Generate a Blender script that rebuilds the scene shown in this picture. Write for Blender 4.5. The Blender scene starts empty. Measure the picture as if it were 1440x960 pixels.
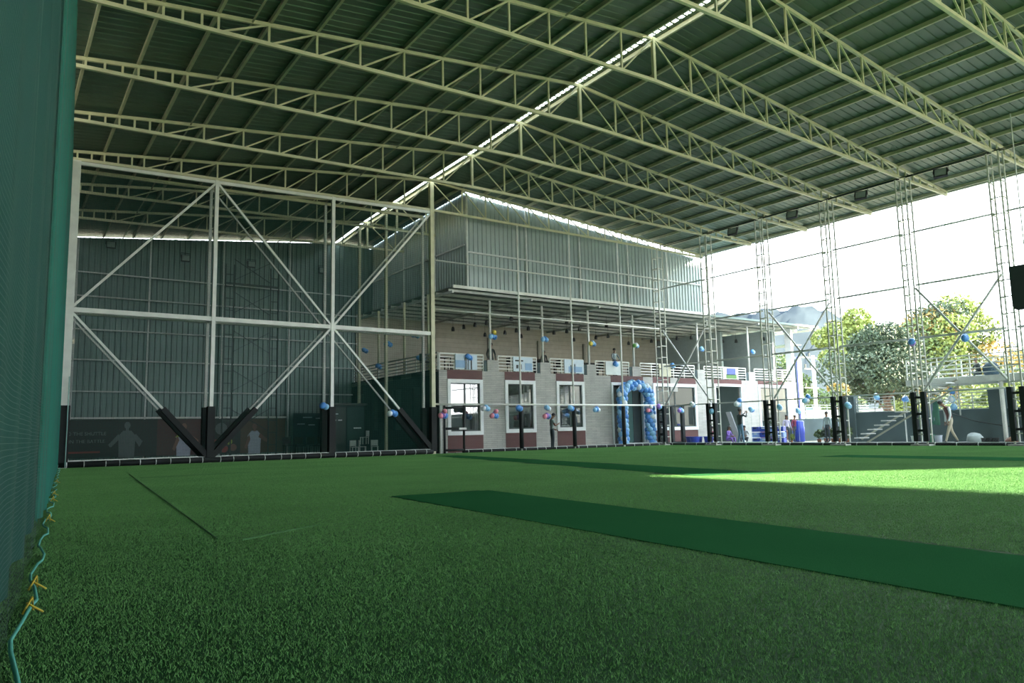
import bpy, math, random
from mathutils import Vector, Matrix
import numpy as np
random.seed(7)
SC = bpy.context.scene
COL = SC.collection
# ------------------------------------------------------------------ camera
CAMH = .868
yaw, pitch, roll, FPX = math.radians(35.3773), math.radians(6.9345), math.radians(-1.2012), 1048.683
Fw = Vector((math.sin(yaw)*math.cos(pitch), math.cos(yaw)*math.cos(pitch), math.sin(pitch)))
R0 = Vector((math.cos(yaw), -math.sin(yaw), 0)); U0 = R0.cross(Fw)
Rt = R0*math.cos(roll)+U0*math.sin(roll); Up = U0*math.cos(roll)-R0*math.sin(roll)
cd = bpy.data.cameras.new('camera'); cam = bpy.data.objects.new('camera', cd); COL.objects.link(cam)
cd.sensor_width = 36; cd.lens = FPX/1440*36; cd.clip_start = .05; cd.clip_end = 3000
M = Matrix((Rt, Up, -Fw)).transposed().to_4x4(); M.translation = (0, 0, CAMH); cam.matrix_world = M
SC.camera = cam
# ------------------------------------------------------------------ world, sun, exposure
W = bpy.data.worlds.new('World'); SC.world = W; W.use_nodes = True
nt = W.node_tree; nt.nodes.clear()
wo = nt.nodes.new('ShaderNodeOutputWorld'); bg = nt.nodes.new('ShaderNodeBackground')
tc = nt.nodes.new('ShaderNodeTexCoord'); sx = nt.nodes.new('ShaderNodeSeparateXYZ'); rp = nt.nodes.new('ShaderNodeValToRGB')
rp.color_ramp.elements[0].position = 0.0; rp.color_ramp.elements[0].color = (.92, .96, 1, 1)
rp.color_ramp.elements[1].position = .8; rp.color_ramp.elements[1].color = (.74, .87, 1, 1)
nt.links.new(tc.outputs['Generated'], sx.inputs[0]); nt.links.new(sx.outputs['Z'], rp.inputs[0])
nt.links.new(rp.outputs[0], bg.inputs[0]); nt.links.new(bg.outputs[0], wo.inputs[0])
bg.inputs[1].default_value = 4.0
sd = bpy.data.lights.new('sun', 'SUN'); sd.energy = 32; sd.angle = math.radians(.6); sd.color = (1, .88, .62)
sun = bpy.data.objects.new('sun', sd); COL.objects.link(sun)
SUNV = Vector((.83, -.556, .377)).normalized()
sun.rotation_euler = SUNV.to_track_quat('Z', 'Y').to_euler(); sun.location = (60, -40, 30)
vs = SC.view_settings; vs.view_transform = 'Standard'; vs.look = 'None'; vs.gamma = 1; vs.use_curve_mapping = False
vs.exposure = 1.33

def px_hit(px, py, ax, v):          # point where a line of sight meets the plane coordinate[ax] = v
    d = Fw*FPX+Rt*(px-720)+Up*(480-py); o = Vector((0, 0, CAMH)); t = (v-o[ax])/d[ax]; return o+d*t

# ------------------------------------------------------------------ materials
def mat(name, col, rough=.6, metal=0, noise=.12, nscale=6, bump=0, bscale=40, spec=.5, trans=0, emit=None, coat=0):
    m = bpy.data.materials.new(name); m.use_nodes = True; n = m.node_tree; b = n.nodes['Principled BSDF']
    b.inputs['Roughness'].default_value = rough; b.inputs['Metallic'].default_value = metal
    b.inputs['Specular IOR Level'].default_value = spec
    if coat: b.inputs['Coat Weight'].default_value = coat
    t = n.nodes.new('ShaderNodeTexCoord'); no = n.nodes.new('ShaderNodeTexNoise'); no.inputs['Scale'].default_value = nscale
    no.inputs['Detail'].default_value = 4
    n.links.new(t.outputs['Object'], no.inputs['Vector'])
    r = n.nodes.new('ShaderNodeValToRGB')
    r.color_ramp.elements[0].position = .3; r.color_ramp.elements[1].position = .7
    r.color_ramp.elements[0].color = tuple(c*(1-noise) for c in col)+(1,); r.color_ramp.elements[1].color = tuple(min(1, c*(1+noise)) for c in col)+(1,)
    n.links.new(no.outputs[0], r.inputs[0]); n.links.new(r.outputs[0], b.inputs['Base Color'])
    if bump:
        n2 = n.nodes.new('ShaderNodeTexNoise'); n2.inputs['Scale'].default_value = bscale; bp = n.nodes.new('ShaderNodeBump')
        bp.inputs['Strength'].default_value = bump; n.links.new(t.outputs['Object'], n2.inputs['Vector']); n.links.new(n2.outputs[0], bp.inputs['Height']); n.links.new(bp.outputs[0], b.inputs['Normal'])
    if emit: b.inputs['Emission Color'].default_value = emit[0]+(1,); b.inputs['Emission Strength'].default_value = emit[1]
    m['b'] = 1
    return m
def brickmat(name, c1, c2, mortar, w, h, ms=.01, rough=.6):
    m = bpy.data.materials.new(name); m.use_nodes = True; n = m.node_tree; b = n.nodes['Principled BSDF']; b.inputs['Roughness'].default_value = rough
    t = n.nodes.new('ShaderNodeTexCoord'); s = n.nodes.new('ShaderNodeSeparateXYZ'); c = n.nodes.new('ShaderNodeCombineXYZ')
    n.links.new(t.outputs['Object'], s.inputs[0]); n.links.new(s.outputs['X'], c.inputs[0]); n.links.new(s.outputs['Z'], c.inputs[1])
    br = n.nodes.new('ShaderNodeTexBrick'); br.inputs['Color1'].default_value = c1+(1,); br.inputs['Color2'].default_value = c2+(1,); br.inputs['Mortar'].default_value = mortar+(1,)
    br.inputs['Scale'].default_value = 1; br.inputs['Brick Width'].default_value = w; br.inputs['Row Height'].default_value = h; br.inputs['Mortar Size'].default_value = ms
    n.links.new(c.outputs[0], br.inputs['Vector'])
    no = n.nodes.new('ShaderNodeTexNoise'); no.inputs['Scale'].default_value = 2.5; n.links.new(t.outputs['Object'], no.inputs['Vector'])
    mx = n.nodes.new('ShaderNodeMix'); mx.data_type = 'RGBA'; mx.blend_type = 'MULTIPLY'; mx.inputs[0].default_value = .35
    n.links.new(br.outputs[0], mx.inputs[6]); n.links.new(no.outputs[0], mx.inputs[7]); n.links.new(mx.outputs[2], b.inputs['Base Color'])
    bp = n.nodes.new('ShaderNodeBump'); bp.inputs['Strength'].default_value = .4; bp.inputs['Distance'].default_value = .01; bp.invert = True
    n.links.new(br.outputs['Fac'], bp.inputs['Height']); n.links.new(bp.outputs[0], b.inputs['Normal'])
    return m
def netmat(name, col, cell, cord, au, av, extra=0.0, diag=False, transl=.3):
    # cords in a grid of real pitch, gaps left open; au, av = object axes of the net's plane; extra = share of fine weave
    m = bpy.data.materials.new(name); m.use_nodes = True; n = m.node_tree; b = n.nodes['Principled BSDF']; o = n.nodes['Material Output']
    b.inputs['Base Color'].default_value = col+(1,); b.inputs['Roughness'].default_value = .8
    tl = n.nodes.new('ShaderNodeBsdfTranslucent'); tl.inputs[0].default_value = col+(1,)
    m0 = n.nodes.new('ShaderNodeMixShader'); m0.inputs[0].default_value = transl; n.links.new(b.outputs[0], m0.inputs[1]); n.links.new(tl.outputs[0], m0.inputs[2])
    t = n.nodes.new('ShaderNodeTexCoord'); s = n.nodes.new('ShaderNodeSeparateXYZ'); n.links.new(t.outputs['Object'], s.inputs[0])
    def mt(op, a, bb=None):
        k = n.nodes.new('ShaderNodeMath'); k.operation = op
        for i, q in enumerate((a, bb)):
            if q is None: continue
            if isinstance(q, (int, float)): k.inputs[i].default_value = q
            else: n.links.new(q, k.inputs[i])
        return k.outputs[0]
    u, v = s.outputs[au], s.outputs[av]
    if diag: u, v = mt('ADD', u, v), mt('SUBTRACT', u, v)
    lu = mt('LESS_THAN', mt('FLOORED_MODULO', u, cell), cord); lv = mt('LESS_THAN', mt('FLOORED_MODULO', v, cell), cord)
    f = mt('MAXIMUM', mt('MAXIMUM', lu, lv), extra)
    tr = n.nodes.new('ShaderNodeBsdfTransparent'); mx = n.nodes.new('ShaderNodeMixShader')
    n.links.new(f, mx.inputs[0]); n.links.new(tr.outputs[0], mx.inputs[1]); n.links.new(m0.outputs[0], mx.inputs[2]); n.links.new(mx.outputs[0], o.inputs[0])
    return m
CREAM = mat('cream_steel_paint', (.60, .60, .40), .45, noise=.1, nscale=3)
PURL = mat('purlin_paint', (.46, .47, .32), .5, noise=.1, nscale=3)
WHITE = mat('white_steel_paint', (.78, .80, .74), .4, noise=.08, nscale=3)
COLM = mat('column_steel_paint', (.52, .54, .47), .5, noise=.1, nscale=3)
GREYW = mat('galvanised_pipe', (.62, .65, .62), .4, noise=.1, nscale=5)
DARKST = mat('dark_steel', (.02, .035, .033), .5)
SHEET = mat('green_grey_roof_sheet', (.108, .165, .125), .45, metal=.3, noise=.10, nscale=.8)
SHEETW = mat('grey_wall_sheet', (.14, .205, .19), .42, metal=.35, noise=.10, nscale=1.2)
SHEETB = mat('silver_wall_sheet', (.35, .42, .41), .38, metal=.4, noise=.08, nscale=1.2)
PAD = mat('black_foam_padding', (.008, .013, .014), .75, bump=.2)
ROPE = mat('white_rope', (.65, .7, .68), .8)
TILE = brickmat('grey_stone_strip_tiles', (.45, .46, .42), (.54, .54, .49), (.30, .31, .29), .6, .09, .008)
RED = brickmat('maroon_brick_tiles', (.12, .035, .035), (.16, .05, .045), (.07, .035, .035), .22, .075, .008)
FRAMEW = mat('white_window_surround', (.80, .84, .84), .5, noise=.04)
ALU = mat('dark_window_frame', (.03, .045, .045), .4)
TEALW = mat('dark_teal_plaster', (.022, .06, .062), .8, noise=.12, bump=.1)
CREAMW = brickmat('cream_panelled_wall', (.52, .48, .38), (.56, .52, .42), (.40, .37, .30), 8, .28, .012)
GREYP = mat('blue_grey_plaster', (.36, .44, .46), .8, noise=.06)
CONC = mat('concrete', (.33, .34, .31), .9, noise=.15, bump=.3)
COMPW = mat('grey_compound_plaster', (.07, .105, .11), .85, noise=.18, nscale=1.5, bump=.2)
DIRT = mat('dusty_ground', (.20, .18, .135), .95, noise=.2, nscale=.6, bump=.4)
COURT = mat('green_court_floor', (.06, .17, .15), .6, noise=.15, nscale=.8)
BLUE = mat('blue_balloon', (.10, .33, .80), .3, noise=.03, coat=.3); LBLUE = mat('light_blue_balloon', (.30, .62, .92), .3, noise=.03, coat=.3)
PINK = mat('pink_balloon', (.85, .30, .38), .3, noise=.03); PURP = mat('purple_balloon', (.36, .20, .62), .3, noise=.03); WBAL = mat('white_balloon', (.82, .88, .93), .3, noise=.03)
YEL = mat('yellow_balloon', (.85, .68, .10), .3, noise=.03); GRN = mat('green_balloon', (.25, .60, .15), .3, noise=.03)
BLK = mat('black_plastic', (.010, .013, .015), .5); DBLUE = mat('royal_blue_plastic', (.02, .05, .38), .4, noise=.06)
LAMPG = mat('floodlight_glass', (.25, .30, .28), .1); SKIN = mat('brown_skin', (.20, .10, .06), .6); HAIR = mat('black_hair', (.008, .007, .007), .6)
def glassmat(name, col, rough=.02, alpha=.7):
    m = bpy.data.materials.new(name); m.use_nodes = True; n = m.node_tree; b = n.nodes['Principled BSDF']; o = n.nodes['Material Output']
    b.inputs['Base Color'].default_value = col+(1,); b.inputs['Roughness'].default_value = rough; b.inputs['Specular IOR Level'].default_value = 1.0; b.inputs['IOR'].default_value = 2.2
    b.inputs['Alpha'].default_value = alpha
    return m
GLASS = glassmat('reflective_dark_glass', (.02, .03, .028), alpha=.93)
def simple(name, c, r=.7, **k): return mat(name, c, r, noise=.06, **k)

# ------------------------------------------------------------------ mesh helpers
class MB:
    def __init__(s): s.v = []; s.f = []
    def box(s, a, b):
        (x0, y0, z0), (x1, y1, z1) = a, b; i = len(s.v)
        s.v += [(x0, y0, z0), (x1, y0, z0), (x1, y1, z0), (x0, y1, z0), (x0, y0, z1), (x1, y0, z1), (x1, y1, z1), (x0, y1, z1)]
        s.f += [tuple(i+k for k in q) for q in ((0, 3, 2, 1), (4, 5, 6, 7), (0, 1, 5, 4), (1, 2, 6, 5), (2, 3, 7, 6), (3, 0, 4, 7))]
        return s
    def beam(s, a, b, w, h=None):
        h = h or w; a = Vector(a); b = Vector(b); d = (b-a).normalized()
        up = Vector((0, 0, 1)) if abs(d.z) < .95 else Vector((0, 1, 0))
        r = d.cross(up).normalized(); u = r.cross(d); i = len(s.v)
        for p in (a, b):
            for sr, su in ((-1, -1), (1, -1), (1, 1), (-1, 1)): s.v.append(tuple(p+r*sr*w/2+u*su*h/2))
        s.f += [tuple(i+k for k in q) for q in ((0, 1, 2, 3), (7, 6, 5, 4), (0, 4, 5, 1), (1, 5, 6, 2), (2, 6, 7, 3), (3, 7, 4, 0))]
        return s
    def tube(s, pts, rad, n=8, cap=True):
        pts = [Vector(p) for p in pts]; R = rad if isinstance(rad, (list, tuple)) else [rad]*len(pts); i0 = len(s.v)
        for k, p in enumerate(pts):
            d = (pts[min(k+1, len(pts)-1)]-pts[max(k-1, 0)]).normalized()
            up = Vector((0, 0, 1)) if abs(d.z) < .9 else Vector((0, 1, 0)); r = d.cross(up).normalized(); u = r.cross(d)
            for j in range(n):
                a = 2*math.pi*j/n; s.v.append(tuple(p+(r*math.cos(a)+u*math.sin(a))*R[k]))
        for k in range(len(pts)-1):
            for j in range(n):
                a = i0+k*n+j; b = i0+k*n+(j+1) % n; s.f.append((a, b, b+n, a+n))
        if cap: s.f.append(tuple(i0+j for j in range(n))[::-1]); e = i0+(len(pts)-1)*n; s.f.append(tuple(e+j for j in range(n)))
        return s
    def ell(s, c, r, nu=10, nv=7, tilt=None):
        i = len(s.v); c = Vector(c)
        def ad(p):
            p = Vector(p)
            if tilt: p = tilt @ p
            s.v.append(tuple(c+p))
        ad((0, 0, r[2]))
        for a in range(1, nv):
            t = math.pi*a/nv
            for b in range(nu): p = 2*math.pi*b/nu; ad((r[0]*math.sin(t)*math.cos(p), r[1]*math.sin(t)*math.sin(p), r[2]*math.cos(t)))
        ad((0, 0, -r[2])); e = len(s.v)-1
        for b in range(nu):
            s.f.append((i, i+1+b, i+1+(b+1) % nu)); s.f.append((e, e-nu+(b+1) % nu, e-nu+b))
        for a in range(nv-2):
            for b in range(nu):
                q = i+1+a*nu; s.f.append((q+b, q+nu+b, q+nu+(b+1) % nu, q+(b+1) % nu))
        return s
    def quad(s, *p): i = len(s.v); s.v += [tuple(q) for q in p]; s.f.append(tuple(range(i, i+len(p)))); return s
    def mesh(s, name, m, smooth=False):
        me = bpy.data.meshes.new(name); me.from_pydata(s.v, [], s.f); me.validate(); me.update()
        if m: me.materials.append(m)
        if smooth: me.polygons.foreach_set('use_smooth', [True]*len(me.polygons))
        return me
    def build(s, name, m, parent=None, smooth=False, stuff=False, loc=None):
        return put(name, s.mesh(name, m, smooth), parent, stuff, loc)
def put(name, me, parent=None, stuff=False, loc=None):
    o = bpy.data.objects.new(name, me); COL.objects.link(o)
    if parent is not None:
        o.parent = parent
        if loc is None: o.matrix_parent_inverse = Matrix.Translation(-Vector(parent.location)) if parent.type == 'EMPTY' and parent.get('wb') else Matrix.Identity(4)
    if loc is not None: o.location = loc
    if stuff: o['kind'] = 'stuff'
    return o
def tag(o, label, cat, group=None):
    o['label'] = label; o['category'] = cat
    if group: o['group'] = group
    return o
def thing(name, label, cat, loc=(0, 0, 0), rz=0, group=None, world=True):
    # world=True: parts are meshed in world coordinates (only for rz = 0)
    o = bpy.data.objects.new(name, None); COL.objects.link(o); o.location = loc; o.rotation_euler = (0, 0, rz); o.empty_display_size = .1
    if world: o['wb'] = 1
    return tag(o, label, cat, group)
def struct(name, mb, m, parent=None, smooth=False):
    o = mb.build(name, m, parent, smooth)
    if parent is None: o['kind'] = 'structure'
    return o
ORDL = ['first', 'second', 'third', 'fourth', 'fifth', 'sixth', 'seventh', 'eighth', 'ninth', 'tenth', 'eleventh', 'twelfth', 'thirteenth', 'fourteenth', 'fifteenth', 'sixteenth', 'seventeenth', 'eighteenth', 'nineteenth', 'twentieth', 'twenty first', 'twenty second', 'twenty third', 'twenty fourth', 'twenty fifth', 'twenty sixth']
ORD = ['first', 'second', 'third', 'fourth', 'fifth', 'sixth', 'seventh', 'eighth', 'ninth', 'tenth', 'eleventh', 'twelfth']

# ------------------------------------------------------------------ main dimensions (metres)
XM, XR, S, Y6 = 16.06, 30.49, 3.4523, 28.70
YF, YB = 29.7, 39.6
def lerp(x, xs, ys):
    if x <= xs[0]: return ys[0]
    for i in range(1, len(xs)):
        if x <= xs[i]: t = (x-xs[i-1])/(xs[i]-xs[i-1]); return ys[i-1]+(ys[i]-ys[i-1])*t
    return ys[-1]
def dz(x, y):
    w = 1 if x < 16 else max(0, 1-(x-16)/14)
    return w*lerp(y, [14.8, 18.35, 21.8, 25.3, 28.7, 36, 39.6], [.17, .08, 0, -.17, -.25, -.5, -.75])
def ztop(x, y): return (10.95+(x-1.57)*.107 if x < XM else 12.5-(x-XM)*.0822)+dz(x, y)
def zbot(x, y): return lerp(x, [-3, 1.57, XM, 30.2, 34.3], [10.6, 10.72, 11.15, 10.93, 10.88])+dz(x, y)
def netx(y): return -.19+.0793*y

# ------------------------------------------------------------------ setting: floor and ground
def turfmat(name, c0, c1, fine, blades=False):
    m = bpy.data.materials.new(name); m.use_nodes = True; n = m.node_tree; b = n.nodes['Principled BSDF']; b.inputs['Roughness'].default_value = .75; b.inputs['Specular IOR Level'].default_value = .14
    t = n.nodes.new('ShaderNodeTexCoord'); g = n.nodes.new('ShaderNodeNewGeometry')
    n1 = n.nodes.new('ShaderNodeTexNoise'); n1.inputs['Scale'].default_value = fine; n1.inputs['Detail'].default_value = 5; n1.inputs['Roughness'].default_value = .7
    n2 = n.nodes.new('ShaderNodeTexNoise'); n2.inputs['Scale'].default_value = .55; n2.inputs['Detail'].default_value = 3
    for q in (n1, n2): n.links.new(g.outputs['Position'], q.inputs['Vector'])
    r = n.nodes.new('ShaderNodeValToRGB'); r.color_ramp.elements[0].position = .3; r.color_ramp.elements[1].position = .72
    r.color_ramp.elements[0].color = c0+(1,); r.color_ramp.elements[1].color = c1+(1,)
    ad = n.nodes.new('ShaderNodeMath'); ad.operation = 'MULTIPLY_ADD'; ad.inputs[1].default_value = .4; n.links.new(n2.outputs[0], ad.inputs[0])
    ml = n.nodes.new('ShaderNodeMath'); ml.operation = 'MULTIPLY'; ml.inputs[1].default_value = .6; n.links.new(n1.outputs[0], ml.inputs[0]); n.links.new(ml.outputs[0], ad.inputs[2])
    n.links.new(ad.outputs[0], r.inputs[0]); n.links.new(r.outputs[0], b.inputs['Base Color'])
    if not blades:
        bp = n.nodes.new('ShaderNodeBump'); bp.inputs['Strength'].default_value = .5; bp.inputs['Distance'].default_value = .02
        n.links.new(n1.outputs[0], bp.inputs['Height']); n.links.new(bp.outputs[0], b.inputs['Normal'])
    return m
TURFBASE = turfmat('turf_backing', (.015, .06, .02), (.03, .11, .035), 60)
TURF = turfmat('artificial_grass_blades', (.105, .265, .085), (.20, .43, .145), 18, True)
MATG = turfmat('dark_green_pitch_mat', (.028, .125, .05), (.036, .155, .062), 90); MATG.node_tree.nodes['Principled BSDF'].inputs['Specular IOR Level'].default_value = 0; MATG.node_tree.nodes['Principled BSDF'].inputs['Roughness'].default_value = 1
struct('floor', MB().box((-1.7, -20, -.06), (30.9, 28.9, 0)), TURFBASE)
struct('floor_outside', MB().box((-400, -300, -.5), (900, 900, -.08)), DIRT)
struct('floor_court', MB().box((-1.7, 28.95, -.07), (17.2, 39.7, -.005)), COURT)
struct('floor_walkway', MB().box((17.2, 28.95, -.075), (46, 29.9, -.01)).box((30.95, 4, -.075), (38, 28.95, -.012)), CONC)
# artificial grass pile: one patch of blades, laid over the floor by geometry nodes
rng = random.Random(3); pb = MB(); PS = .5
for i in range(2400):
    x, y = rng.uniform(-PS/2, PS/2), rng.uniform(-PS/2, PS/2); a = rng.uniform(0, 6.283); h = rng.uniform(.007, .014); w = rng.uniform(.0012, .0022)
    l = rng.uniform(.2, .9)*h; b2 = rng.uniform(0, 6.283); dx, dy = math.cos(a)*w, math.sin(a)*w
    k = len(pb.v); pb.v += [(x-dx, y-dy, 0), (x+dx, y+dy, 0), (x+math.cos(b2)*l, y+math.sin(b2)*l, h)]; pb.f.append((k, k+1, k+2))
patch_me = pb.mesh('grass_patch', TURF)
STRIPS = [[(4.79, 9.78), (6.30, 9.55), (5.35, 0.4), (3.86, 0.1), ],
          [(14.65, 26.0), (15.45, 25.6), (12.3, 8.6), (10.8, 9.5)],
          [(19.35, 12.4), (20.75, 12.4), (20.2, -2), (18.0, -2)]]
def inside(x, y, poly):
    c = False; n_ = len(poly)
    for i in range(n_):
        (x1, y1), (x2, y2) = poly[i], poly[(i+1) % n_]
        if (y1 > y) != (y2 > y) and x < (x2-x1)*(y-y1)/(y2-y1)+x1: c = not c
    return c
pts = []
gx = -1.0
near_cells = []
y = -1.0
while y < 28.7:
    x = max(netx(y)-.1, -1.2)
    while x < 30.7:
        # only the part of the floor the camera side can see
        az = math.degrees(math.atan2(x, y)) if y > 0 else 90
        if (x*x+y*y) > .3 and az < 84:
            if not any(inside(x+ax, y+ay, P) for P in STRIPS for ax in (-.2, .2) for ay in (-.2, .2)): pts.append((x, y, 0))
            elif not any(inside(x, y, P) for P in STRIPS): pts.append((x, y, -1))
        x += PS
    y += PS
pm = bpy.data.meshes.new('turf_pile'); pm.from_pydata([(p[0], p[1], 0) for p in pts if p[2] == 0], [], [])
pile = put('turf_pile', pm); pile['kind'] = 'stuff'; tag(pile, 'short green artificial grass covering the whole playing floor', 'grass')
proto = bpy.data.objects.new('turf_patch', patch_me)
ng = bpy.data.node_groups.new('lay_turf', 'GeometryNodeTree')
ng.interface.new_socket('Geometry', in_out='INPUT', socket_type='NodeSocketGeometry'); ng.interface.new_socket('Geometry', in_out='OUTPUT', socket_type='NodeSocketGeometry')
gi = ng.nodes.new('NodeGroupInput'); go = ng.nodes.new('NodeGroupOutput'); iop = ng.nodes.new('GeometryNodeInstanceOnPoints')
oi = ng.nodes.new('GeometryNodeObjectInfo'); oi.inputs['Object'].default_value = proto
rv = ng.nodes.new('FunctionNodeRandomValue'); rv.data_type = 'INT'; rv.inputs[4].default_value = 0; rv.inputs[5].default_value = 3
mu = ng.nodes.new('ShaderNodeMath'); mu.operation = 'MULTIPLY'; mu.inputs[1].default_value = math.pi/2; cx_ = ng.nodes.new('ShaderNodeCombineXYZ')
ng.links.new(rv.outputs[2], mu.inputs[0]); ng.links.new(mu.outputs[0], cx_.inputs[2]); ng.links.new(cx_.outputs[0], iop.inputs['Rotation'])
ng.links.new(gi.outputs[0], iop.inputs['Points']); ng.links.new(oi.outputs['Geometry'], iop.inputs['Instance']); ng.links.new(iop.outputs[0], go.inputs[0])
md = pile.modifiers.new('lay', 'NODES'); md.node_group = ng
# cells cut by the strips' edges: blades meshed only outside the strips
eb = MB()
for (cx0, cy0, q) in pts:
    if q == 0: continue
for gx0, gy0 in [(p[0], p[1]) for p in pts if p[2] == -1]:
    for i in range(2000):
        x, y = gx0+rng.uniform(-PS/2, PS/2), gy0+rng.uniform(-PS/2, PS/2)
        if any(inside(x, y, P) for P in STRIPS): continue
        a = rng.uniform(0, 6.283); h = rng.uniform(.007, .014); w = rng.uniform(.0012, .0022); l = rng.uniform(.2, .9)*h; b2 = rng.uniform(0, 6.283); dx, dy = math.cos(a)*w, math.sin(a)*w
        k = len(eb.v); eb.v += [(x-dx, y-dy, 0), (x+dx, y+dy, 0), (x+math.cos(b2)*l, y+math.sin(b2)*l, h)]; eb.f.append((k, k+1, k+2))
eo = eb.build('turf_edge_pile', TURF, stuff=True); tag(eo, 'grass pile trimmed along the edges of the dark green pitch mats', 'grass')
for i, (P, lb) in enumerate(zip(STRIPS, ['wide dark green pitch mat laid in the turf nearest the camera', 'long dark green pitch mat in the middle of the turf, running into the sunlit patch', 'far right dark green pitch mat before the right hand columns'])):
    m_ = MB(); n_ = len(P); m_.v = [(x, y, .001) for x, y in P]+[(x, y, .009) for x, y in P]
    m_.f = [tuple(range(n_, 2*n_))[::-1]]+[(k, (k+1) % n_, n_+(k+1) % n_, n_+k) for k in range(n_)]
    tag(m_.build('pitch_mat', MATG), lb, 'mat', 'pitch mats set in the turf')
# turf seams
sm = simple('turf_seam', (.05, .15, .05), .9)
for a, b, lb in [((3.15, 21.5), (1.72, 6.9), 'long dark turf seam running away on the left'), ((1.86, 6.65), (2.77, 7.24), 'short dark turf seam crossing the left foreground'), ((3.0, 19.0), (5.6, 19.4), 'faint dark turf seam near the left goal post')]:
    tag(MB().beam(a+(.006,), b+(.002,), .008, .018).build('turf_seam', sm), lb, 'seam', 'seams between turf rolls')

# ------------------------------------------------------------------ setting: roof
def corr(fn, u0, u1, per=.25, hgt=.035, rib=.07):
    out = []; u = u0
    while u < u1:
        out += [(u, 0), (u+per-rib, 0), (u+per-rib*.75, hgt), (u+per-rib*.25, hgt)]; u += per
    out.append((u1, 0)); return out
def roof(name, xs, y1=40.0):
    m_ = MB(); prof = corr(None, -20, y1, .28, .022, .06); nx = len(xs)
    for (y, h) in prof:
        for x in xs: m_.v.append((x, y, ztop(x, min(y, 39.6))+.17+h))
    for i in range(len(prof)-1):
        for j in range(nx-1): a = i*nx+j; m_.f.append((a, a+1, a+nx+1, a+nx))
    return m_
ceil = struct('ceiling', roof('c', [-1.8, 3, 8, 12, XM-.07]), SHEET)
roof('c', [XM+.11, 18.25]).build('roof_sheet', SHEET, ceil); roof('c', [18.25, 20, 25, 30, 34.55], 29.25).build('roof_sheet', SHEET, ceil)
# purlins run along the hall on every panel point
PXS = [-1.2, .45, 1.75, 3.02, 4.29, 5.57, 6.82, 8.07, 9.42, 10.69, 12.02, 13.34, 14.71, 15.8, 16.35, 17.7, 19.0, 20.3, 21.55, 22.8, 24.1, 25.4, 26.6, 27.8, 29.0, 30.2, 31.6, 33.0, 34.3]
YS = [-20, 14.8, 18.35, 21.8, 25.3, 28.7, 36, 39.7]
def longbeam(x, w, h, off, ys=YS):
    m_ = MB()
    for a, b in zip(ys[:-1], ys[1:]): m_.beam((x, a, ztop(x, a)+off), (x, b, ztop(x, b)+off), w, h)
    return m_
for x in PXS: longbeam(x, .07, .13, .10, YS if x < 18.2 else YS[:5]+[29.2]).build('purlin', PURL, ceil)
for x in (5.1, 12.6, 19.5, 23.4, 27.2): longbeam(x, .04, .04, -.02, YS if x < 18 else YS[:5]+[29]).build('tie_rod', PURL, ceil)
m_ = MB(); y = -19.5
while y < 26: m_.box((XM-.13, y, ztop(XM-.1, y)+.175), (XM+.15, y+.07, ztop(XM-.1, y)+.2)); y += .24
m_.build('ridge_cleats', SHEET, ceil, stuff=True)
# outer eave gutter
longbeam(34.6, .14, .12, .12, YS[:5]+[29.2]).build('eave_gutter', SHEETB, ceil)

# ------------------------------------------------------------------ setting: walls of corrugated sheet
def sheetwall(name, axis, c, u0, u1, z0, ztopf, m, parent=None, flip=1, per=.25):
    m_ = MB()
    for (u, h) in corr(None, u0, u1, per, .045*flip, .09):
        for z in (z0, ztopf(u)): m_.v.append((u, c-h, z) if axis == 'y' else (c+h, u, z))
    n_ = len(m_.v)//2
    for i in range(n_-1): m_.f.append((2*i, 2*i+2, 2*i+3, 2*i+1))
    return struct(name, m_, m, parent)
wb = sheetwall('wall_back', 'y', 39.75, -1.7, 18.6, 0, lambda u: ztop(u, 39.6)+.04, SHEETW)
for z in (8.75, 7.62, 6.05, 4.63, 3.15): MB().box((-1.5, 39.46, z-.03), (17.2, 39.53, z+.03)).build('girt', GREYW, wb)
MB().box((-1.5, 39.44, 1.88), (13.2, 39.53, 1.96)).build('girt', WHITE, wb)
for x in (3.25, 6.35, 9.8, 13.26): MB().box((x-.035, 39.38, .0), (x+.035, 39.46, ztop(x, 39.5)-.1)).build('wall_post', GREYW, wb)
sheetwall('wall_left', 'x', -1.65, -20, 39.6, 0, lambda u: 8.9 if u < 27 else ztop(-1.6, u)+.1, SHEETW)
sheetwall('wall_front', 'y', -20, -1.7, 34.5, 0, lambda u: 3.6 if u > 11 else ztop(u, -19)+.1, SHEETW, flip=-1)

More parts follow.
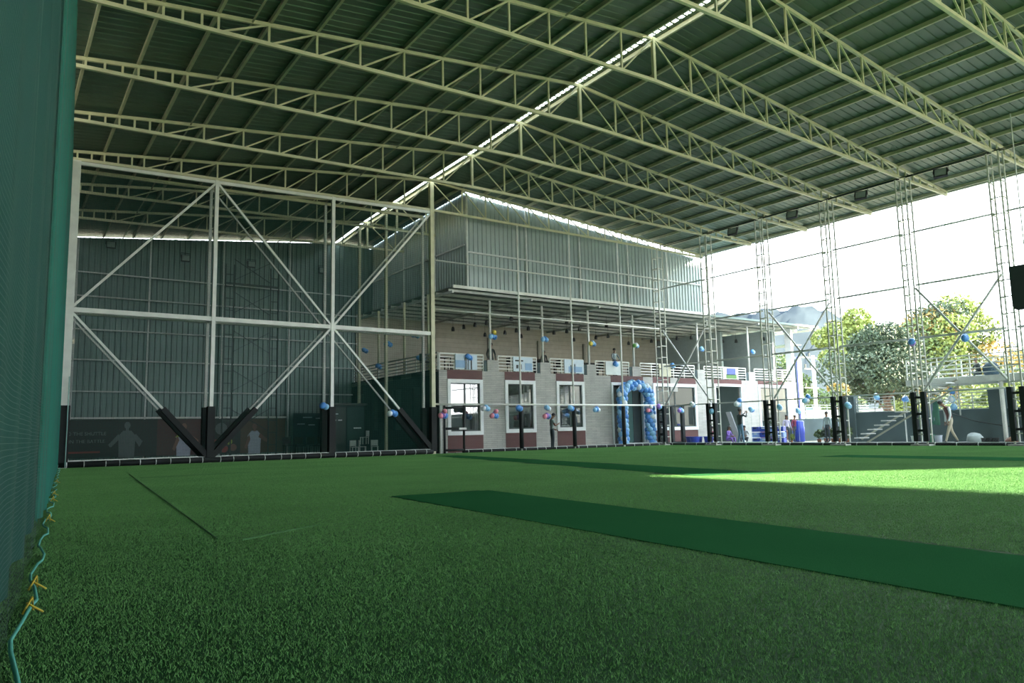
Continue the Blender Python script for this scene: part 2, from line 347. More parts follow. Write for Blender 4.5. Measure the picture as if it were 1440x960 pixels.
# ------------------------------------------------------------------ trusses
def truss(k, label):
    y = Y6-k*S
    t = thing('roof_truss', label, 'truss', (XM, y, zbot(XM, y)), group='cream steel roof trusses')
    xs_l = [-1.5, .45, 1.75]; lad = [2.2, 2.63, 3.02, 3.45, 3.89]; left = [4.28, 5.53, 6.81, 8.05, 9.41, 10.69, 12.02, 13.34, 14.71]
    right = [17.7, 19.0, 20.3, 21.55, 22.8, 24.1, 25.4, 26.6, 27.8, 29.0]; ladr = [30.2, 30.8, 31.4, 32.0, 32.6, 33.2, 33.8]
    wc = .10
    XEND = 34.35 if k >= 0 else 18.2
    if k < 0: right, ladr = [17.7], []
    MB().beam((-1.6, y, ztop(-1.6, y)), (XM, y, ztop(XM, y)), .07, wc).build('top_chord', CREAM, t)
    m_ = MB(); q = [XM, 20, 25, 34.35] if k >= 0 else [XM, 18.2]
    for a, b in zip(q[:-1], q[1:]): m_.beam((a, y, ztop(a, y)), (b, y, ztop(b, y)), .07, wc)
    m_.build('top_chord', CREAM, t)
    MB().beam((-1.6, y, zbot(-1.6, y)), (XM, y, zbot(XM, y)), .09, wc).build('bottom_chord', CREAM, t)
    m_ = MB(); q = [XM, 23, 30.2, 34.3] if k >= 0 else [XM, 18.2]
    for a, b in zip(q[:-1], q[1:]): m_.beam((a, y, zbot(a, y)), (b, y, zbot(b, y)), .09, wc)
    m_.build('bottom_chord', CREAM, t)
    for x in [.45, 1.2, 1.75]+lad+left+[XM]+right+ladr:
        w = .10 if x == XM else .055
        MB().beam((x, y, zbot(x, y)), (x, y, ztop(x, y)), w).build('vertical_web', CREAM, t)
    L = left+[XM]
    for a, b in zip(L[:-1], L[1:]): MB().beam((a, y+.0, zbot(a, y)), (b, y, ztop(b, y)), .045).build('diagonal_web', CREAM, t)
    Rr = [XM]+right+([30.2] if k >= 0 else [])
    for a, b in zip(Rr[:-1], Rr[1:]): MB().beam((a, y, ztop(a, y)), (b, y, zbot(b, y)), .045).build('diagonal_web', CREAM, t)
    return t
tl = {-3: 'cream roof truss closest to the corrugated back wall', -2: 'cream roof truss second from the corrugated back wall', -1: 'cream roof truss just behind the tall white lattice goal frame',
      0: 'cream roof truss standing on top of the tall white lattice goal frame', 1: 'cream roof truss next in front of the goal frame one',
      2: 'cream roof truss second in front of the goal frame', 3: 'cream roof truss third in front of the goal frame', 4: 'cream roof truss fourth in front of the goal frame, apex right of picture centre',
      5: 'cream roof truss fifth in front of the goal frame, meeting the rightmost column', 6: 'cream roof truss crossing only the top right corner of the picture',
      7: 'cream roof truss overhead, seventh in front of the goal frame'}
for k in range(-2, 8): truss(k, tl[k])

# ------------------------------------------------------------------ goal end frame (double white frame with black padding)
gf = thing('goal_cage', 'tall double white steel frame with diagonals and black padded feet on the left', 'frame', (9, Y6, 0))
gxs = [2.19, 6.81, 11.43, 16.06]
ZM = 5.27
for j, yy in enumerate((Y6, Y6+.85)):
    w = .135 if j == 0 else .10; mt_ = WHITE
    for i, x in enumerate(gxs):
        if i in (0,):
            if j == 0: MB().beam((x, yy, 0), (x, yy, zbot(x, yy)-.05), .26, .2).build('post', mt_, gf)
            MB().beam((x, yy, .12), (x, yy, 2.05), .34, .3).build('post_padding', PAD, gf)
        else:
            big = i == 3 and j == 0
            MB().beam((x, yy, 0), (x, yy, ztop(x, yy)-.08 if big else zbot(x, yy)-.05), w+.05*big, w+.05*big).build('post', CREAM if big else mt_, gf)
            MB().beam((x, yy, .12), (x, yy, 2.03), w+.12, w+.12).build('post_padding', PAD, gf)
    zt = lambda x: zbot(x, Y6)-.12
    MB().beam((gxs[0], yy, zt(gxs[0])), (gxs[3], yy, zt(gxs[3])), .1, .12).build('top_beam', CREAM if j else WHITE, gf)
    MB().beam((gxs[0], yy, ZM), (gxs[3], yy, ZM), .1, .16 if j == 0 else .1).build('middle_beam', WHITE, gf)
    D = [((gxs[0], ZM), (gxs[1], zt(gxs[1]))), ((gxs[1], zt(gxs[1])), (gxs[2], ZM)), ((gxs[2], ZM), (gxs[3], zt(gxs[3]))),
         ((gxs[0], ZM), (gxs[1], .15)), ((gxs[1], .15), (gxs[2], ZM)), ((gxs[2], ZM), (gxs[3], .15))]
    for q, (a, b) in enumerate(D):
        if q == 0 and j: continue
        MB().beam((a[0], yy, a[1]), (b[0], yy, b[1]), .08 if j == 0 else .06).build('diagonal', WHITE, gf)
        if q > 2:
            lo, hi = (a, b) if a[1] < b[1] else (b, a); f = (1.95-lo[1])/(hi[1]-lo[1])
            MB().beam((lo[0], yy, lo[1]), (lo[0]+(hi[0]-lo[0])*f, yy, 1.95), .19).build('diagonal_padding', PAD, gf)
# black foam rail with white lashings along the fence foot
def footrail(name, label, a, b, n, r=.10):
    t = thing(name, label, 'rail', ((a[0]+b[0])/2, (a[1]+b[1])/2, 0)); a = Vector(a); b = Vector(b)
    MB().tube([a+(b-a)*i/8 for i in range(9)], r, 8).build('foam_roll', PAD, t, True)
    MB().tube([a+Vector((0, 0, r+.01)), b+Vector((0, 0, r+.01))], .012, 5).build('edge_rope', ROPE, t)
    d = (b-a).normalized(); me = None
    for i in range(n):
        p = a+(b-a)*(i+.3+.4*random.random())/n; q = MB().tube([p-d*.012, p+d*.012], r+.012, 8)
        q.build('rope_lashing', ROPE, t)
footrail('foot_rail', 'black foam roll with white rope lashings under the goal frame', (2.1, 28.62, .11), (16.0, 28.62, .11), 26)
footrail('foot_rail', 'black foam roll along the foot of the fence before the clubhouse', (17.6, 28.75, .06), (30.3, 28.75, .06), 20, .07)
footrail('foot_rail', 'black foam roll along the foot of the right hand columns', (30.55, 28.6, .05), (30.55, 4.5, .05), 30, .07)
MB().box((17.3, 28.84, -.05), (30.7, 28.94, .04)).box((30.75, 4, -.05), (30.9, 28.94, .03)).build('kerb', CONC); tag(bpy.data.objects['kerb'], 'low pale concrete kerb round the turf behind the foam rolls', 'kerb')

# ------------------------------------------------------------------ front fence (thin poles, rails) and gate
ff = thing('fence', 'tall fence of thin white poles and rails in front of the clubhouse', 'fence', (23, Y6, 0))
for x in (20.82, 24.08, 27.45):
    MB().tube([(x, Y6, 0), (x, Y6, zbot(x, Y6)-.04)], .045, 8).build('pole', WHITE, ff, True)
    MB().tube([(x, Y6, .1), (x, Y6, 2.1)], .10, 8).build('pole_padding', PAD, ff, True)
for z, r in ((8.6, .035), (6.38, .04), (2.16, .05)): MB().tube([(16.1, Y6-.02, z), (30.4, Y6-.02, z)], r, 6).build('rail', WHITE, ff, True)
gt = thing('gate', 'black padded gate beside the central pillar of the goal frame', 'gate', (16.9, Y6, 0))
for x, m_ in ((16.42, GREYW), (16.62, PAD), (17.62, PAD)): MB().tube([(x, Y6-.03, 0), (x, Y6-.03, 2.1)], .05 if m_ is GREYW else .055, 8).build('upright', m_, gt, True)
for z in (.14, 1.08, 2.0): MB().tube([(16.62, Y6-.03, z), (17.62, Y6-.03, z)], .05, 8).build('crossbar', PAD, gt, True)
MB().box((17.35, Y6-.1, 1.03), (17.72, Y6-.06, 1.12)).build('latch', GREYW, gt)
g2 = thing('gate', 'open black padded doorway frame left of the corner column', 'gate', (31.4, Y6, 0))
for x in (31.1, 31.95): MB().box((x-.09, 28.62, 0), (x+.09, 28.8, 2.15)).build('upright', PAD, g2)
for z in (.12, 2.1): MB().box((31.1, 28.66, z-.05), (31.95, 28.76, z+.05)).build('crossbar', PAD, g2)

# ------------------------------------------------------------------ right hand lattice columns
def column(k):
    y = Y6-k*S; zt = zbot(XR, y)-.05
    lb = ['white lattice column at the fence corner, farthest of the right hand row', 'white lattice column second from the fence corner, before the shaded entrance', 'white lattice column third from the fence corner, beside the blue drum',
          'white lattice column fourth from the fence corner, left of the stairs', 'white lattice column right of the stairs, second from the right edge', 'white lattice column nearest the right edge of the picture'][k]
    t = thing('lattice_column', lb, 'column', (XR, y, 0), group='white lattice columns along the open side')
    a = .20
    for sx in (-1, 1):
        for sy in (-1, 1): MB().beam((XR+sx*a, y+sy*a, 0), (XR+sx*a, y+sy*a, zt), .05).build('upright', COLM, t)
    z = .45; i = 0
    while z < zt:
        MB().box((XR-a, y-a-.02, z-.02), (XR+a, y-a+.02, z+.02)).box((XR-a, y+a-.02, z-.02), (XR+a, y+a+.02, z+.02)).build('rung', COLM, t)
        MB().box((XR-a-.02, y-a, z-.02), (XR-a+.02, y+a, z+.02)).build('rung', COLM, t); z += .62; i += 1
    for sy in (-1, 1): MB().beam((XR-a, y+sy*a, .18), (XR-a, y+sy*a, 2.12), .17).build('column_padding', PAD, t)
    for z in (.6, 1.25, 1.9): MB().beam((XR-a, y-a, z), (XR-a, y+a, z), .09).build('padding_strap', PAD, t)
    MB().box((XR-.42, y-.36, 0), (XR+.24, y+.36, .07)).build('base_plate', CONC, t)
for k in range(6): column(k)
sf = thing('side_bracing', 'grey rails and crossed braces linking the right hand columns', 'bracing', (XR, 20, 0))
yk = [Y6-k*S for k in range(7)]
for z, r in ((8.6, .04), (6.42, .045), (4.28, .05), (2.11, .04)):
    for a, b in zip(yk[:-1], yk[1:]): MB().tube([(XR, a-.18, z), (XR, b+.18, z)], r, 6).build('rail', GREYW, sf, True)
for k in (0, 2, 4):
    MB().tube([(XR, yk[k]-.15, 6.3), (XR, yk[k+1]+.15, 2.2)], .045, 6).build('brace', GREYW, sf, True)
    MB().tube([(XR, yk[k]-.15, 2.2), (XR, yk[k+1]+.15, 6.3)], .045, 6).build('brace', GREYW, sf, True)
cb = MB().tube([(XR-.25, 29, 10.98), (XR-.25, 20, 10.88), (XR-.25, 4, 10.9)], .022, 5).tube([(XR+.2, 29, 11.02), (XR+.2, 4, 10.97)], .022, 5).build('stay_cable', DARKST)
tag(cb, 'dark twin cable stretched along the tops of the right hand columns', 'cable')
def flood(loc, rz, label, grp, s=1):
    t = thing('floodlight', label, 'floodlight', loc, rz, grp, world=False)
    MB().box((-.24*s, -.05, -.2*s), (.24*s, .06, .2*s)).build('housing', BLK, t, loc=(0, 0, 0))
    MB().box((-.20*s, -.065, -.16*s), (.20*s, -.05, .16*s)).build('glass', LAMPG, t, loc=(0, 0, 0))
    MB().tube([(-.26*s, 0, 0), (-.26*s, 0, .3*s), (.26*s, 0, .3*s), (.26*s, 0, 0)], .018, 5).build('bracket', BLK, t, loc=(0, 0, 0))
    return t
for y, lb in ((23.28, 'farthest'), (19.9, 'second farthest'), (16.55, 'second nearest'), (13.27, 'nearest')):
    t = flood((XR-.25, y, 10.62), math.radians(-75), 'black floodlight hanging from the column cable, %s of four' % lb, 'floodlights on the cable'); t.rotation_euler[0] = math.radians(-25)
for (x, z), lb in zip(((4.61, 10.2), (7.97, 9.94), (11.24, 10.0), (15.15, 10.1)), ('left', 'second from left', 'third from left', 'right')):
    flood((x, 39.58, z), 0, 'dark floodlight high on the corrugated back wall, %s of four' % lb, 'floodlights on the back wall', .85)

# ------------------------------------------------------------------ nets
NG = netmat('dark_green_goal_net', (.012, .085, .065), .05, .0065, 0, 2, .10)
NF = netmat('pale_fence_net', (.35, .42, .38), .10, .002, 0, 2, .0, diag=True)
NS = netmat('pale_side_net', (.35, .42, .38), .10, .0016, 1, 2, .0, diag=True)
m_ = MB().quad((2.1, Y6+.4, 0), (16.3, Y6+.4, 0), (16.3, Y6+.4, 10.5), (2.1, Y6+.4, 10.3)); tag(m_.build('goal_net', NG), 'fine dark green net filling the tall white goal frame', 'net')
m_ = MB().quad((16.3, Y6+.06, 0), (30.4, Y6+.06, 0), (30.4, Y6+.06, 10.85), (16.3, Y6+.06, 10.85)); tag(m_.build('fence_net', NF), 'thin pale net on the fence before the clubhouse', 'net')
m_ = MB().quad((XR-.1, 28.6, 0), (XR-.1, 4, 0), (XR-.1, 4, 10.85), (XR-.1, 28.6, 10.85)); tag(m_.build('side_net', NS), 'thin pale net hung inside the right hand columns', 'net')
# left side: hanging shade cloth plus knotted net
def drape(y0, y1, off, amp, m, name, ztf, parent, n=220, zb=.02):
    m_ = MB(); rr = random.Random(5); nz = 8
    for i in range(n+1):
        t = i/n; y = y0+(y1-y0)*(t**1.8)
        for j in range(nz+1):
            z = zb+(ztf(y)-zb)*j/nz; f = 1-.6*j/nz
            x = netx(y)-off+amp*min(1, .15+y/9)*f*(math.sin(y*5.1+1.3*math.sin(y*1.7))+.5*math.sin(y*11.3+z*.3))
            m_.v.append((x, y, z))
    for i in range(n):
        for j in range(nz): a = i*(nz+1)+j; m_.f.append((a, a+1, a+nz+2, a+nz+1))
    return m_.build(name, m, parent, True)
ln = thing('side_curtain', 'dark green shade net hung along the left side from roof to turf', 'net', (netx(10), 10, 0))
SH = netmat('teal_shade_cloth', (.003, .09, .068), .012, .009, 1, 2, .88, transl=.2)
SHB = netmat('bright_teal_cloth', (.04, .34, .26), .012, .010, 1, 2, .85, transl=.5)
KN = netmat('knotted_green_net', (.11, .19, .17), .024, .0022, 1, 2, 0)
drape(.7, 28.6, .10, .05, SH, 'shade_cloth', lambda y: 10.6+dz(1, y), ln)
drape(.3, 28.5, .0, .012, KN, 'knotted_net', lambda y: 10.55+dz(1, y), ln, 120)
drape(9.5, 28.6, .02, .03, SHB, 'far_bright_band', lambda y: 10.62+dz(1, y), ln, 160)  # brighter teal layer over the far stretch of the curtain
m_ = MB(); pts_ = []
for i in range(90): y = .9+i*.31; pts_.append((netx(y)+.05+.035*math.sin(i*1.1)+.02*random.random(), y, .03+.012*math.sin(i*2.3)))
rp_ = m_.tube(pts_, .009, 6).build('bottom_rope', simple('teal_rope', (.10, .42, .36), .8), ln, True)
TIE = simple('yellow_tie', (.75, .55, .08), .7)
for y in (2.6, 4.6, 5.3, 9.6, 12.8, 14.2, 18.5):
    x = netx(y)+.06; s_ = .05
    MB().tube([(x-.02, y-.04, .02), (x+.02, y, .09*1), (x+.03, y+.05, .02), (x, y+.02, .06), (x+.07, y-.02, .015)], .0055, 5).build('yellow_tie', TIE, ln, True)
# slack white lashing on the outer post of the goal frame
MB().tube([(2.28, 28.45, z) for z in (0.02, .5, 1, 1.6, 2.2, 3)], .018, 5).build('lashing_cord', simple('pale_teal_cord', (.35, .6, .55)), gf, True)
lc = thing('left_post', 'slim cream posts of the left side half hidden behind the green curtain', 'post', (-1.2, 10, 0))
for k in range(0, 7):
    y = Y6-k*S; MB().beam((netx(y)-.45, y, 0), (netx(y)-.45, y, 10.7), .14).build('post', CREAM, lc)

# ------------------------------------------------------------------ back court: posters, dark lattice, seats
PD = simple('poster_near_black', (.010, .014, .014), .5); PR = simple('poster_maroon', (.07, .02, .02), .5); PB = simple('poster_brown', (.10, .055, .03), .5)
PGR = simple('poster_grey_print', (.12, .15, .15), .5); PWH = simple('poster_white_print', (.50, .55, .66), .5); PYG = simple('poster_lime_print', (.35, .45, .06), .5); PSK = simple('poster_skin_print', (.22, .10, .07), .5)
PRD = simple('poster_red_print', (.30, .04, .04), .5); PBL = simple('poster_blue_print', (.06, .10, .30), .5)
def disc(m_, cx, cz, rx, rz, y, n=12): m_.quad(*[(cx+rx*math.cos(2*math.pi*i/n), y, cz+rz*math.sin(2*math.pi*i/n)) for i in range(n)])
def figure(t, cx, y, s, body, skin, pose=0):
    a = MB(); a.quad((cx-.30*s, y, .06), (cx+.30*s, y, .06), (cx+.34*s, y, 1.0*s), (cx+.16*s, y, 1.22*s), (cx-.16*s, y, 1.22*s), (cx-.34*s, y, 1.0*s)); a.build('printed_shirt', body, t)
    b = MB(); disc(b, cx, 1.45*s, .12*s, .16*s, y-.003); b.quad((cx-.06*s, y-.002, 1.2*s), (cx+.06*s, y-.002, 1.2*s), (cx+.05*s, y-.002, 1.35*s), (cx-.05*s, y-.002, 1.35*s))
    if pose == 0: b.quad((cx-.34*s, y-.002, 1.08*s), (cx-.72*s, y-.002, .62*s), (cx-.62*s, y-.002, .50*s), (cx-.26*s, y-.002, .9*s)); b.quad((cx+.34*s, y-.002, 1.08*s), (cx+.62*s, y-.002, .75*s), (cx+.5*s, y-.002, .5*s), (cx+.26*s, y-.002, .9*s))
    else: b.quad((cx+.28*s, y-.002, 1.1*s), (cx+.68*s, y-.002, .78*s), (cx+.62*s, y-.002, .62*s), (cx+.2*s, y-.002, .9*s)); b.quad((cx-.28*s, y-.002, 1.05*s), (cx-.5*s, y-.002, .4*s), (cx-.4*s, y-.002, .3*s), (cx-.2*s, y-.002, .8*s))
    b.build('printed_figure', skin, t)
def banner(name, label, x0, x1, m, z0=.1, z1=1.84, y=39.3):
    t = thing(name, label, 'banner', ((x0+x1)/2, y, z0), group='sports banners on the back wall')
    MB().box((x0, y, z0), (x1, y+.03, z1)).build('sheet', m, t); return t
def text(s, size, m, parent, loc, ry=0, rz=0, ext=.002, name='lettering'):
    cu = bpy.data.curves.new(name, 'FONT'); cu.body = s; cu.size = size; cu.extrude = ext; o = bpy.data.objects.new(name, cu)
    dg = bpy.context.evaluated_depsgraph_get(); COL.objects.link(o); dg.update(); me = bpy.data.meshes.new_from_object(o.evaluated_get(bpy.context.evaluated_depsgraph_get()))
    bpy.data.objects.remove(o); me.materials.clear(); me.materials.append(m)
    me.transform(Matrix.Translation(loc) @ Matrix.Rotation(rz, 4, 'Z') @ Matrix.Rotation(math.radians(90), 4, 'X')); return put(name, me, parent)
b1 = banner('banner', 'black banner with white slogan and grey basketball player on the back wall', 2.2, 6.9, PD)
text('LOAD THE SHUTTLE', .215, simple('poster_letter_grey', (.20, .24, .23)), b1, (2.75, 39.285, 1.13)); text('WIN THE BATTLE', .215, bpy.data.materials['poster_letter_grey'], b1, (3.0, 39.285, .78))
MB().box((3.0, 39.28, .32), (4.5, 39.3, .40)).build('red_line', PRD, b1)
figure(b1, 5.6, 39.28, 1.08, PGR, PGR, 0)
b2 = banner('banner', 'dark maroon banner with player in white and lime shirt, left of goal post', 6.9, 9.2, PR)
figure(b2, 8.1, 39.28, 1.02, PWH, PSK, 1); m_ = MB(); m_.quad((7.7, 39.275, .95), (8.25, 39.275, 1.1), (8.3, 39.275, 1.2), (7.9, 39.275, 1.22)); m_.build('printed_collar', PYG, b2)
b3 = banner('banner', 'dark banner with red flowers and ball, behind the goal post', 9.2, 10.8, PD)
for cx, cz, r, mm in ((10.1, .6, .22, PRD), (10.5, .35, .2, PRD), (10.75, .7, .16, PYG), (10.35, 1.35, .3, PGR), (10.95, .4, .18, PSK)):
    m_ = MB(); disc(m_, cx-.5, cz, r, r, 39.285); m_.build('printed_shape', mm, b3)
b4 = banner('banner', 'brown banner with player in pale blue shirt, right of the goal post', 10.8, 13.1, PB)
figure(b4, 11.5, 39.28, 1.0, PWH, PSK, 1)
b5 = banner('banner', 'dark blue noticeboard with white strips and a cut out player', 13.4, 16.0, simple('board_blue', (.012, .03, .05)), .35, 2.1, 38.9)
for x, z, w in ((13.9, 1.85, .5), (14.6, 1.8, .45), (13.6, 1.5, .4), (14.2, 1.45, .35)): MB().box((x, 38.87, z), (x+w, 38.9, z+.06)).build('white_strip', PWH, b5)
m_ = MB(); disc(m_, 15.4, 1.75, .12, .15, 38.88); m_.build('printed_head', PSK, b5); MB().box((15.1, 38.87, .75), (15.75, 38.895, 1.5)).build('printed_shirt', PWH, b5)
for sx in (13.5, 15.9): MB().box((sx-.04, 38.9, 0), (sx+.04, 38.98, .4)).build('leg', BLK, b5)
tw = thing('dark_lattice', 'dark lattice of bars before the back wall', 'frame', (11, 38.8, 0))  # dark bars and rungs set just in front of the back wall
for x0 in (9.75, 12.05):
    for q in (0, .42): MB().beam((x0+q, 38.8, 0), (x0+q, 38.8, 9.7), .05).build('upright', DARKST, tw)
    z = .5
    while z < 9.6: MB().beam((x0, 38.8, z), (x0+.42, 38.8, z), .035).build('rung', DARKST, tw); z += .62
MB().beam((9.75, 38.8, 8.72), (12.47, 38.8, 8.72), .07).build('crossbeam', DARKST, tw)
for z in (1.2, 3.2, 5.2, 7.2, 8.9):
    MB().beam((10.17, 38.8, z), (12.05, 38.8, z+1.1), .03).build('brace', DARKST, tw); MB().beam((10.17, 38.8, z+1.1), (12.05, 38.8, z), .03).build('brace', DARKST, tw)
def chair(label, loc, rz, seat_m, leg_m, grp=None, s=1):
    t = thing('chair', label, 'chair', loc, rz, grp, world=False)
    MB().box((-.22*s, -.22*s, .42*s), (.22*s, .22*s, .46*s)).build('seat', seat_m, t, loc=(0, 0, 0))
    MB().box((-.22*s, .20*s, .5*s), (.22*s, .24*s, .86*s)).build('backrest', seat_m, t, loc=(0, 0, 0))
    for a in (-1, 1):
        for b in (-1, 1): MB().beam((a*.19*s, b*.19*s, 0), (a*.19*s, b*.19*s, .43*s if b < 0 else .86*s), .03).build('leg', leg_m, t, loc=(0, 0, 0))
    return t
WPL = simple('white_plastic', (.55, .60, .56), .4)
for i in range(5): chair('dark plastic chair in a row under the banners, %s from left' % ORD[i], (12.9+i*.62, 38.2, 0), 0, BLK, BLK, 'dark chairs along the back wall')
for i, (x, y, z) in enumerate(((14.35, 33.2, 0), (14.9, 33.5, 0), (15.35, 33.1, 0), (15.0, 33.5, .45))):
    chair('small white plastic chair piled beside the dark cabinet, %s one' % ['left', 'middle', 'right', 'upper'][i], (x, y, z), i*1.3, WPL, WPL, 'small white chairs', .75)
cbn = thing('cabinet', 'tall dark cabinet with small white labels behind the goal net', 'cabinet', (14.2, 35, 0))
MB().box((13.6, 34.6, 0), (15.5, 35.3, 2.35)).build('body', simple('cabinet_dark', (.012, .03, .035)), cbn)
MB().box((13.62, 34.57, .15), (14.5, 34.6, 2.25)).build('door', DARKST, cbn); MB().box((14.56, 34.57, .15), (15.45, 34.6, 2.25)).build('door', simple('cabinet_door', (.02, .06, .06)), cbn)
MB().box((13.5, 34.5, 2.35), (15.6, 35.4, 2.45)).build('top', DARKST, cbn); MB().box((14.9, 34.55, 1.2), (15.3, 34.57, 1.27)).build('label_plate', FRAMEW, cbn)
for x, z in ((13.9, 1.9), (13.8, 1.6), (14.1, 1.6)): MB().box((x, 34.55, z), (x+.2, 34.57, z+.05)).build('label_plate', FRAMEW, cbn)

# ------------------------------------------------------------------ clubhouse
cl = thing('building', 'two storey clubhouse with grey tile front, white framed windows and corrugated upper box', 'building', (30, YF, 0))
XE = 44.3; X0 = 16.95
TOPZ = 3.78
wins = [('w', 17.38, 19.32, .78, 3.34), ('w', 20.60, 22.45, .84, 3.36), ('w', 23.78, 25.65, .88, 3.38), ('d', 27.55, 30.0, .0, 3.40), ('w', 30.75, 34.35, .80, 3.42), ('d', 35.95, 38.6, .0, 3.5), ('w', 40.2, 43.4, .72, 3.52)]
# facade bays: solid piers between openings, maroon bands above and below the windows
px0 = X0
for i, (kind, a, b, z0, z1) in enumerate(wins):
    MB().box((px0, YF, 0), (a, YF+.3, TOPZ)).build('tiled_pier', TILE, cl)
    zr = z1+.03
    MB().box((a, YF-.0, zr), (b, YF+.3, TOPZ+.02)).build('red_band', RED, cl)
    if kind == 'w': MB().box((a, YF-.0, 0), (b, YF+.3, z0)).build('red_panel', RED, cl)
    px0 = b
MB().box((px0, YF, 0), (XE, YF+.3, TOPZ)).build('tiled_pier', TILE, cl)
MB().box((32.15, YF-.03, 3.0), (32.75, YF+.3, TOPZ+.01)).build('tiled_pier', TILE, cl)
for i, (kind, a, b, z0, z1) in enumerate(wins):
    fw = .17
    if kind == 'w':
        f = MB().box((a, YF-.05, z0), (a+fw, YF+.1, z1+.03)).box((b-fw, YF-.05, z0), (b, YF+.1, z1+.03)).box((a+fw, YF-.05, z1-.15), (b-fw, YF+.1, z1+.03)).box((a+fw, YF-.05, z0), (b-fw, YF+.1, z0+.18)).build('window_surround', FRAMEW, cl)
        ia, ib, ja, jb = a+fw, b-fw, z0+.18, z1-.15
        w = MB().box((ia, YF+.04, ja), (ia+.05, YF+.1, jb)).box((ib-.05, YF+.04, ja), (ib, YF+.1, jb)).box((ia, YF+.04, jb-.05), (ib, YF+.1, jb)).box((ia, YF+.04, ja), (ib, YF+.1, ja+.06)).box(((ia+ib)/2-.05, YF+.04, ja), ((ia+ib)/2+.05, YF+.1, jb)).build('window_frame', ALU, cl)
        for c0, c1 in ((ia+.05, (ia+ib)/2-.05), ((ia+ib)/2+.05, ib-.05)):
            g = MB().box((c0, YF+.06, ja+.06), (c1, YF+.075, jb-.05)).build('pane', GLASS); g.parent = w
            w.matrix_parent_inverse = w.matrix_parent_inverse
    else:
        f = MB().box((a, YF-.05, 0), (a+.13, YF+.1, z1+.03)).box((a+.13, YF-.05, z1-.12), (b-.13, YF+.1, z1+.03)).box((b-.13, YF-.05, 0), (b, YF+.1, z1+.03)).build('door_surround', FRAMEW, cl)
# door behind the balloon arch, half open leaf
MB().box((27.7, YF+.12, .15), (28.3, YF+.18, 3.2)).build('door_side', ALU, cl)
MB().box((28.35, YF+.14, .18), (29.25, YF+.2, 3.15)).build('door_leaf', simple('teal_glass_door', (.07, .15, .14), .25), cl); MB().box((29.25, YF+.12, .15), (29.87, YF+.3, 3.2)).build('door_side', ALU, cl)
MB().box((28.2, YF-.5, 0), (29.6, YF, .16)).build('door_step', FRAMEW, cl)
# interior box of the ground floor and terrace slab
inn = simple('interior_plaster', (.20, .26, .25)); MB().box((17.25, 33.5, 0), (XE-.1, 33.6, 3.6)).build('inner_wall', inn, cl)
MB().box((17.2, YF+.3, -.02), (XE, 34, 0.0)).build('inner_floor', CONC, cl)
MB().box((35.6, YF+.3, 0), (35.7, 33.5, 3.6)).box((38.9, YF+.3, 0), (39.0, 33.5, 3.6)).build('inner_partition', inn, cl)
MB().box((X0, YF+.3, TOPZ-.2), (XE, YB, TOPZ)).build('terrace_slab', CONC, cl)
# left side wall of the ground floor with tall narrow openings
ys_ = [YF+.3, 31.5, 32.4, 33.5, 34.4, 36.2, 36.9, 37.9, 38.5, YB]
for i in range(len(ys_)-1):
    a, b = ys_[i], ys_[i+1]
    if i % 2 == 0: MB().box((X0, a, 0), (X0+.25, b, TOPZ+.05)).build('side_wall_pier', TEALW, cl)
    else:
        MB().box((X0, a, 3.1), (X0+.25, b, TOPZ+.05)).build('side_wall_lintel', TEALW, cl); MB().box((X0, a, 0), (X0+.25, b, 1.1)).build('side_wall_sill', TEALW, cl)
        MB().box((X0+.12, a, 1.1), (X0+.14, b, 3.1)).build('side_pane', simple('side_glass', (.10, .16, .15), .15), cl)
MB().box((X0-.01, YF, 0), (X0+.0, YF+.3, 3.7)).build('side_wall_pier', TEALW, cl)
# parapet piers rising between the railings, with thin canopy posts
pier_x = [19.95, 23.15, 26.25, 29.55, 34.9, 39.7]
for x in pier_x:
    MB().box((x-.32, YF+.02, TOPZ), (x+.32, YF+.3, 4.34)).build('parapet_pier', TILE, cl)
    MB().box((x-.48, YF+.06, TOPZ), (x-.32, YF+.26, 4.3)).build('parapet_return', COMPW, cl)
    MB().tube([(x-.05, YF+.16, 4.3), (x-.05, YF+.16, 7.0+.25)], .06, 8).build('canopy_post', WHITE, cl, True)
for yy in (31.0, 33.5, 36.5): MB().tube([(X0+.2, yy, TOPZ), (X0+.2, yy, 7.5)], .07, 8).build('canopy_post', CREAM, cl, True)
# terrace rear walls and canopy
MB().box((17.2, YB-.05, TOPZ), (XE+.3, YB+.1, 7.75)).build('terrace_wall', CREAMW, cl)
MB().box((XE-.2, 31.2, TOPZ), (XE, YB, 7.5)).build('terrace_end_wall', GREYP, cl)
MB().box((41.5, 33.5, TOPZ), (41.7, YB, 7.5)).build('terrace_partition', GREYP, cl)
MB().box((XE-.25, YF+.02, TOPZ), (XE-.05, YF+.5, 7.4)).build('end_column', FRAMEW, cl); MB().box((XE+.1, YF-.1, 0), (XE+.6, YF+.4, 5.5)).build('end_pillar', simple('slate_pillar', (.16, .22, .25)), cl); MB().tube([(XE+.02, YF-.16, 0), (XE+.02, YF-.16, 5.5)], .05, 6).build('drain_pipe', simple('blue_pipe', (.10, .12, .55), .4), cl, True)
for x in (22.2, 26.2, 30.2, 34.2): MB().box((x-.08, YB-.2, TOPZ), (x+.08, YB-.05, 6.9)).build('wall_batten', simple('batten_grey', (.28, .27, .22)), cl)
can = sheetwall('canopy_sheet', 'x', 0, 0, 1, 0, lambda u: 1, SHEETW, cl); bpy.data.objects.remove(can)
m_ = MB()
for (u, h) in corr(None, 17.4, 46.4, .25, .035, .08):
    for yy, zz in ((YF-.55, 7.60), (YB+.2, 7.78)): m_.v.append((u, yy, zz+h))
for i in range(len(m_.v)//2-1): m_.f.append((2*i, 2*i+1, 2*i+3, 2*i+2))
m_.build('canopy_sheet', SHEETW, cl)
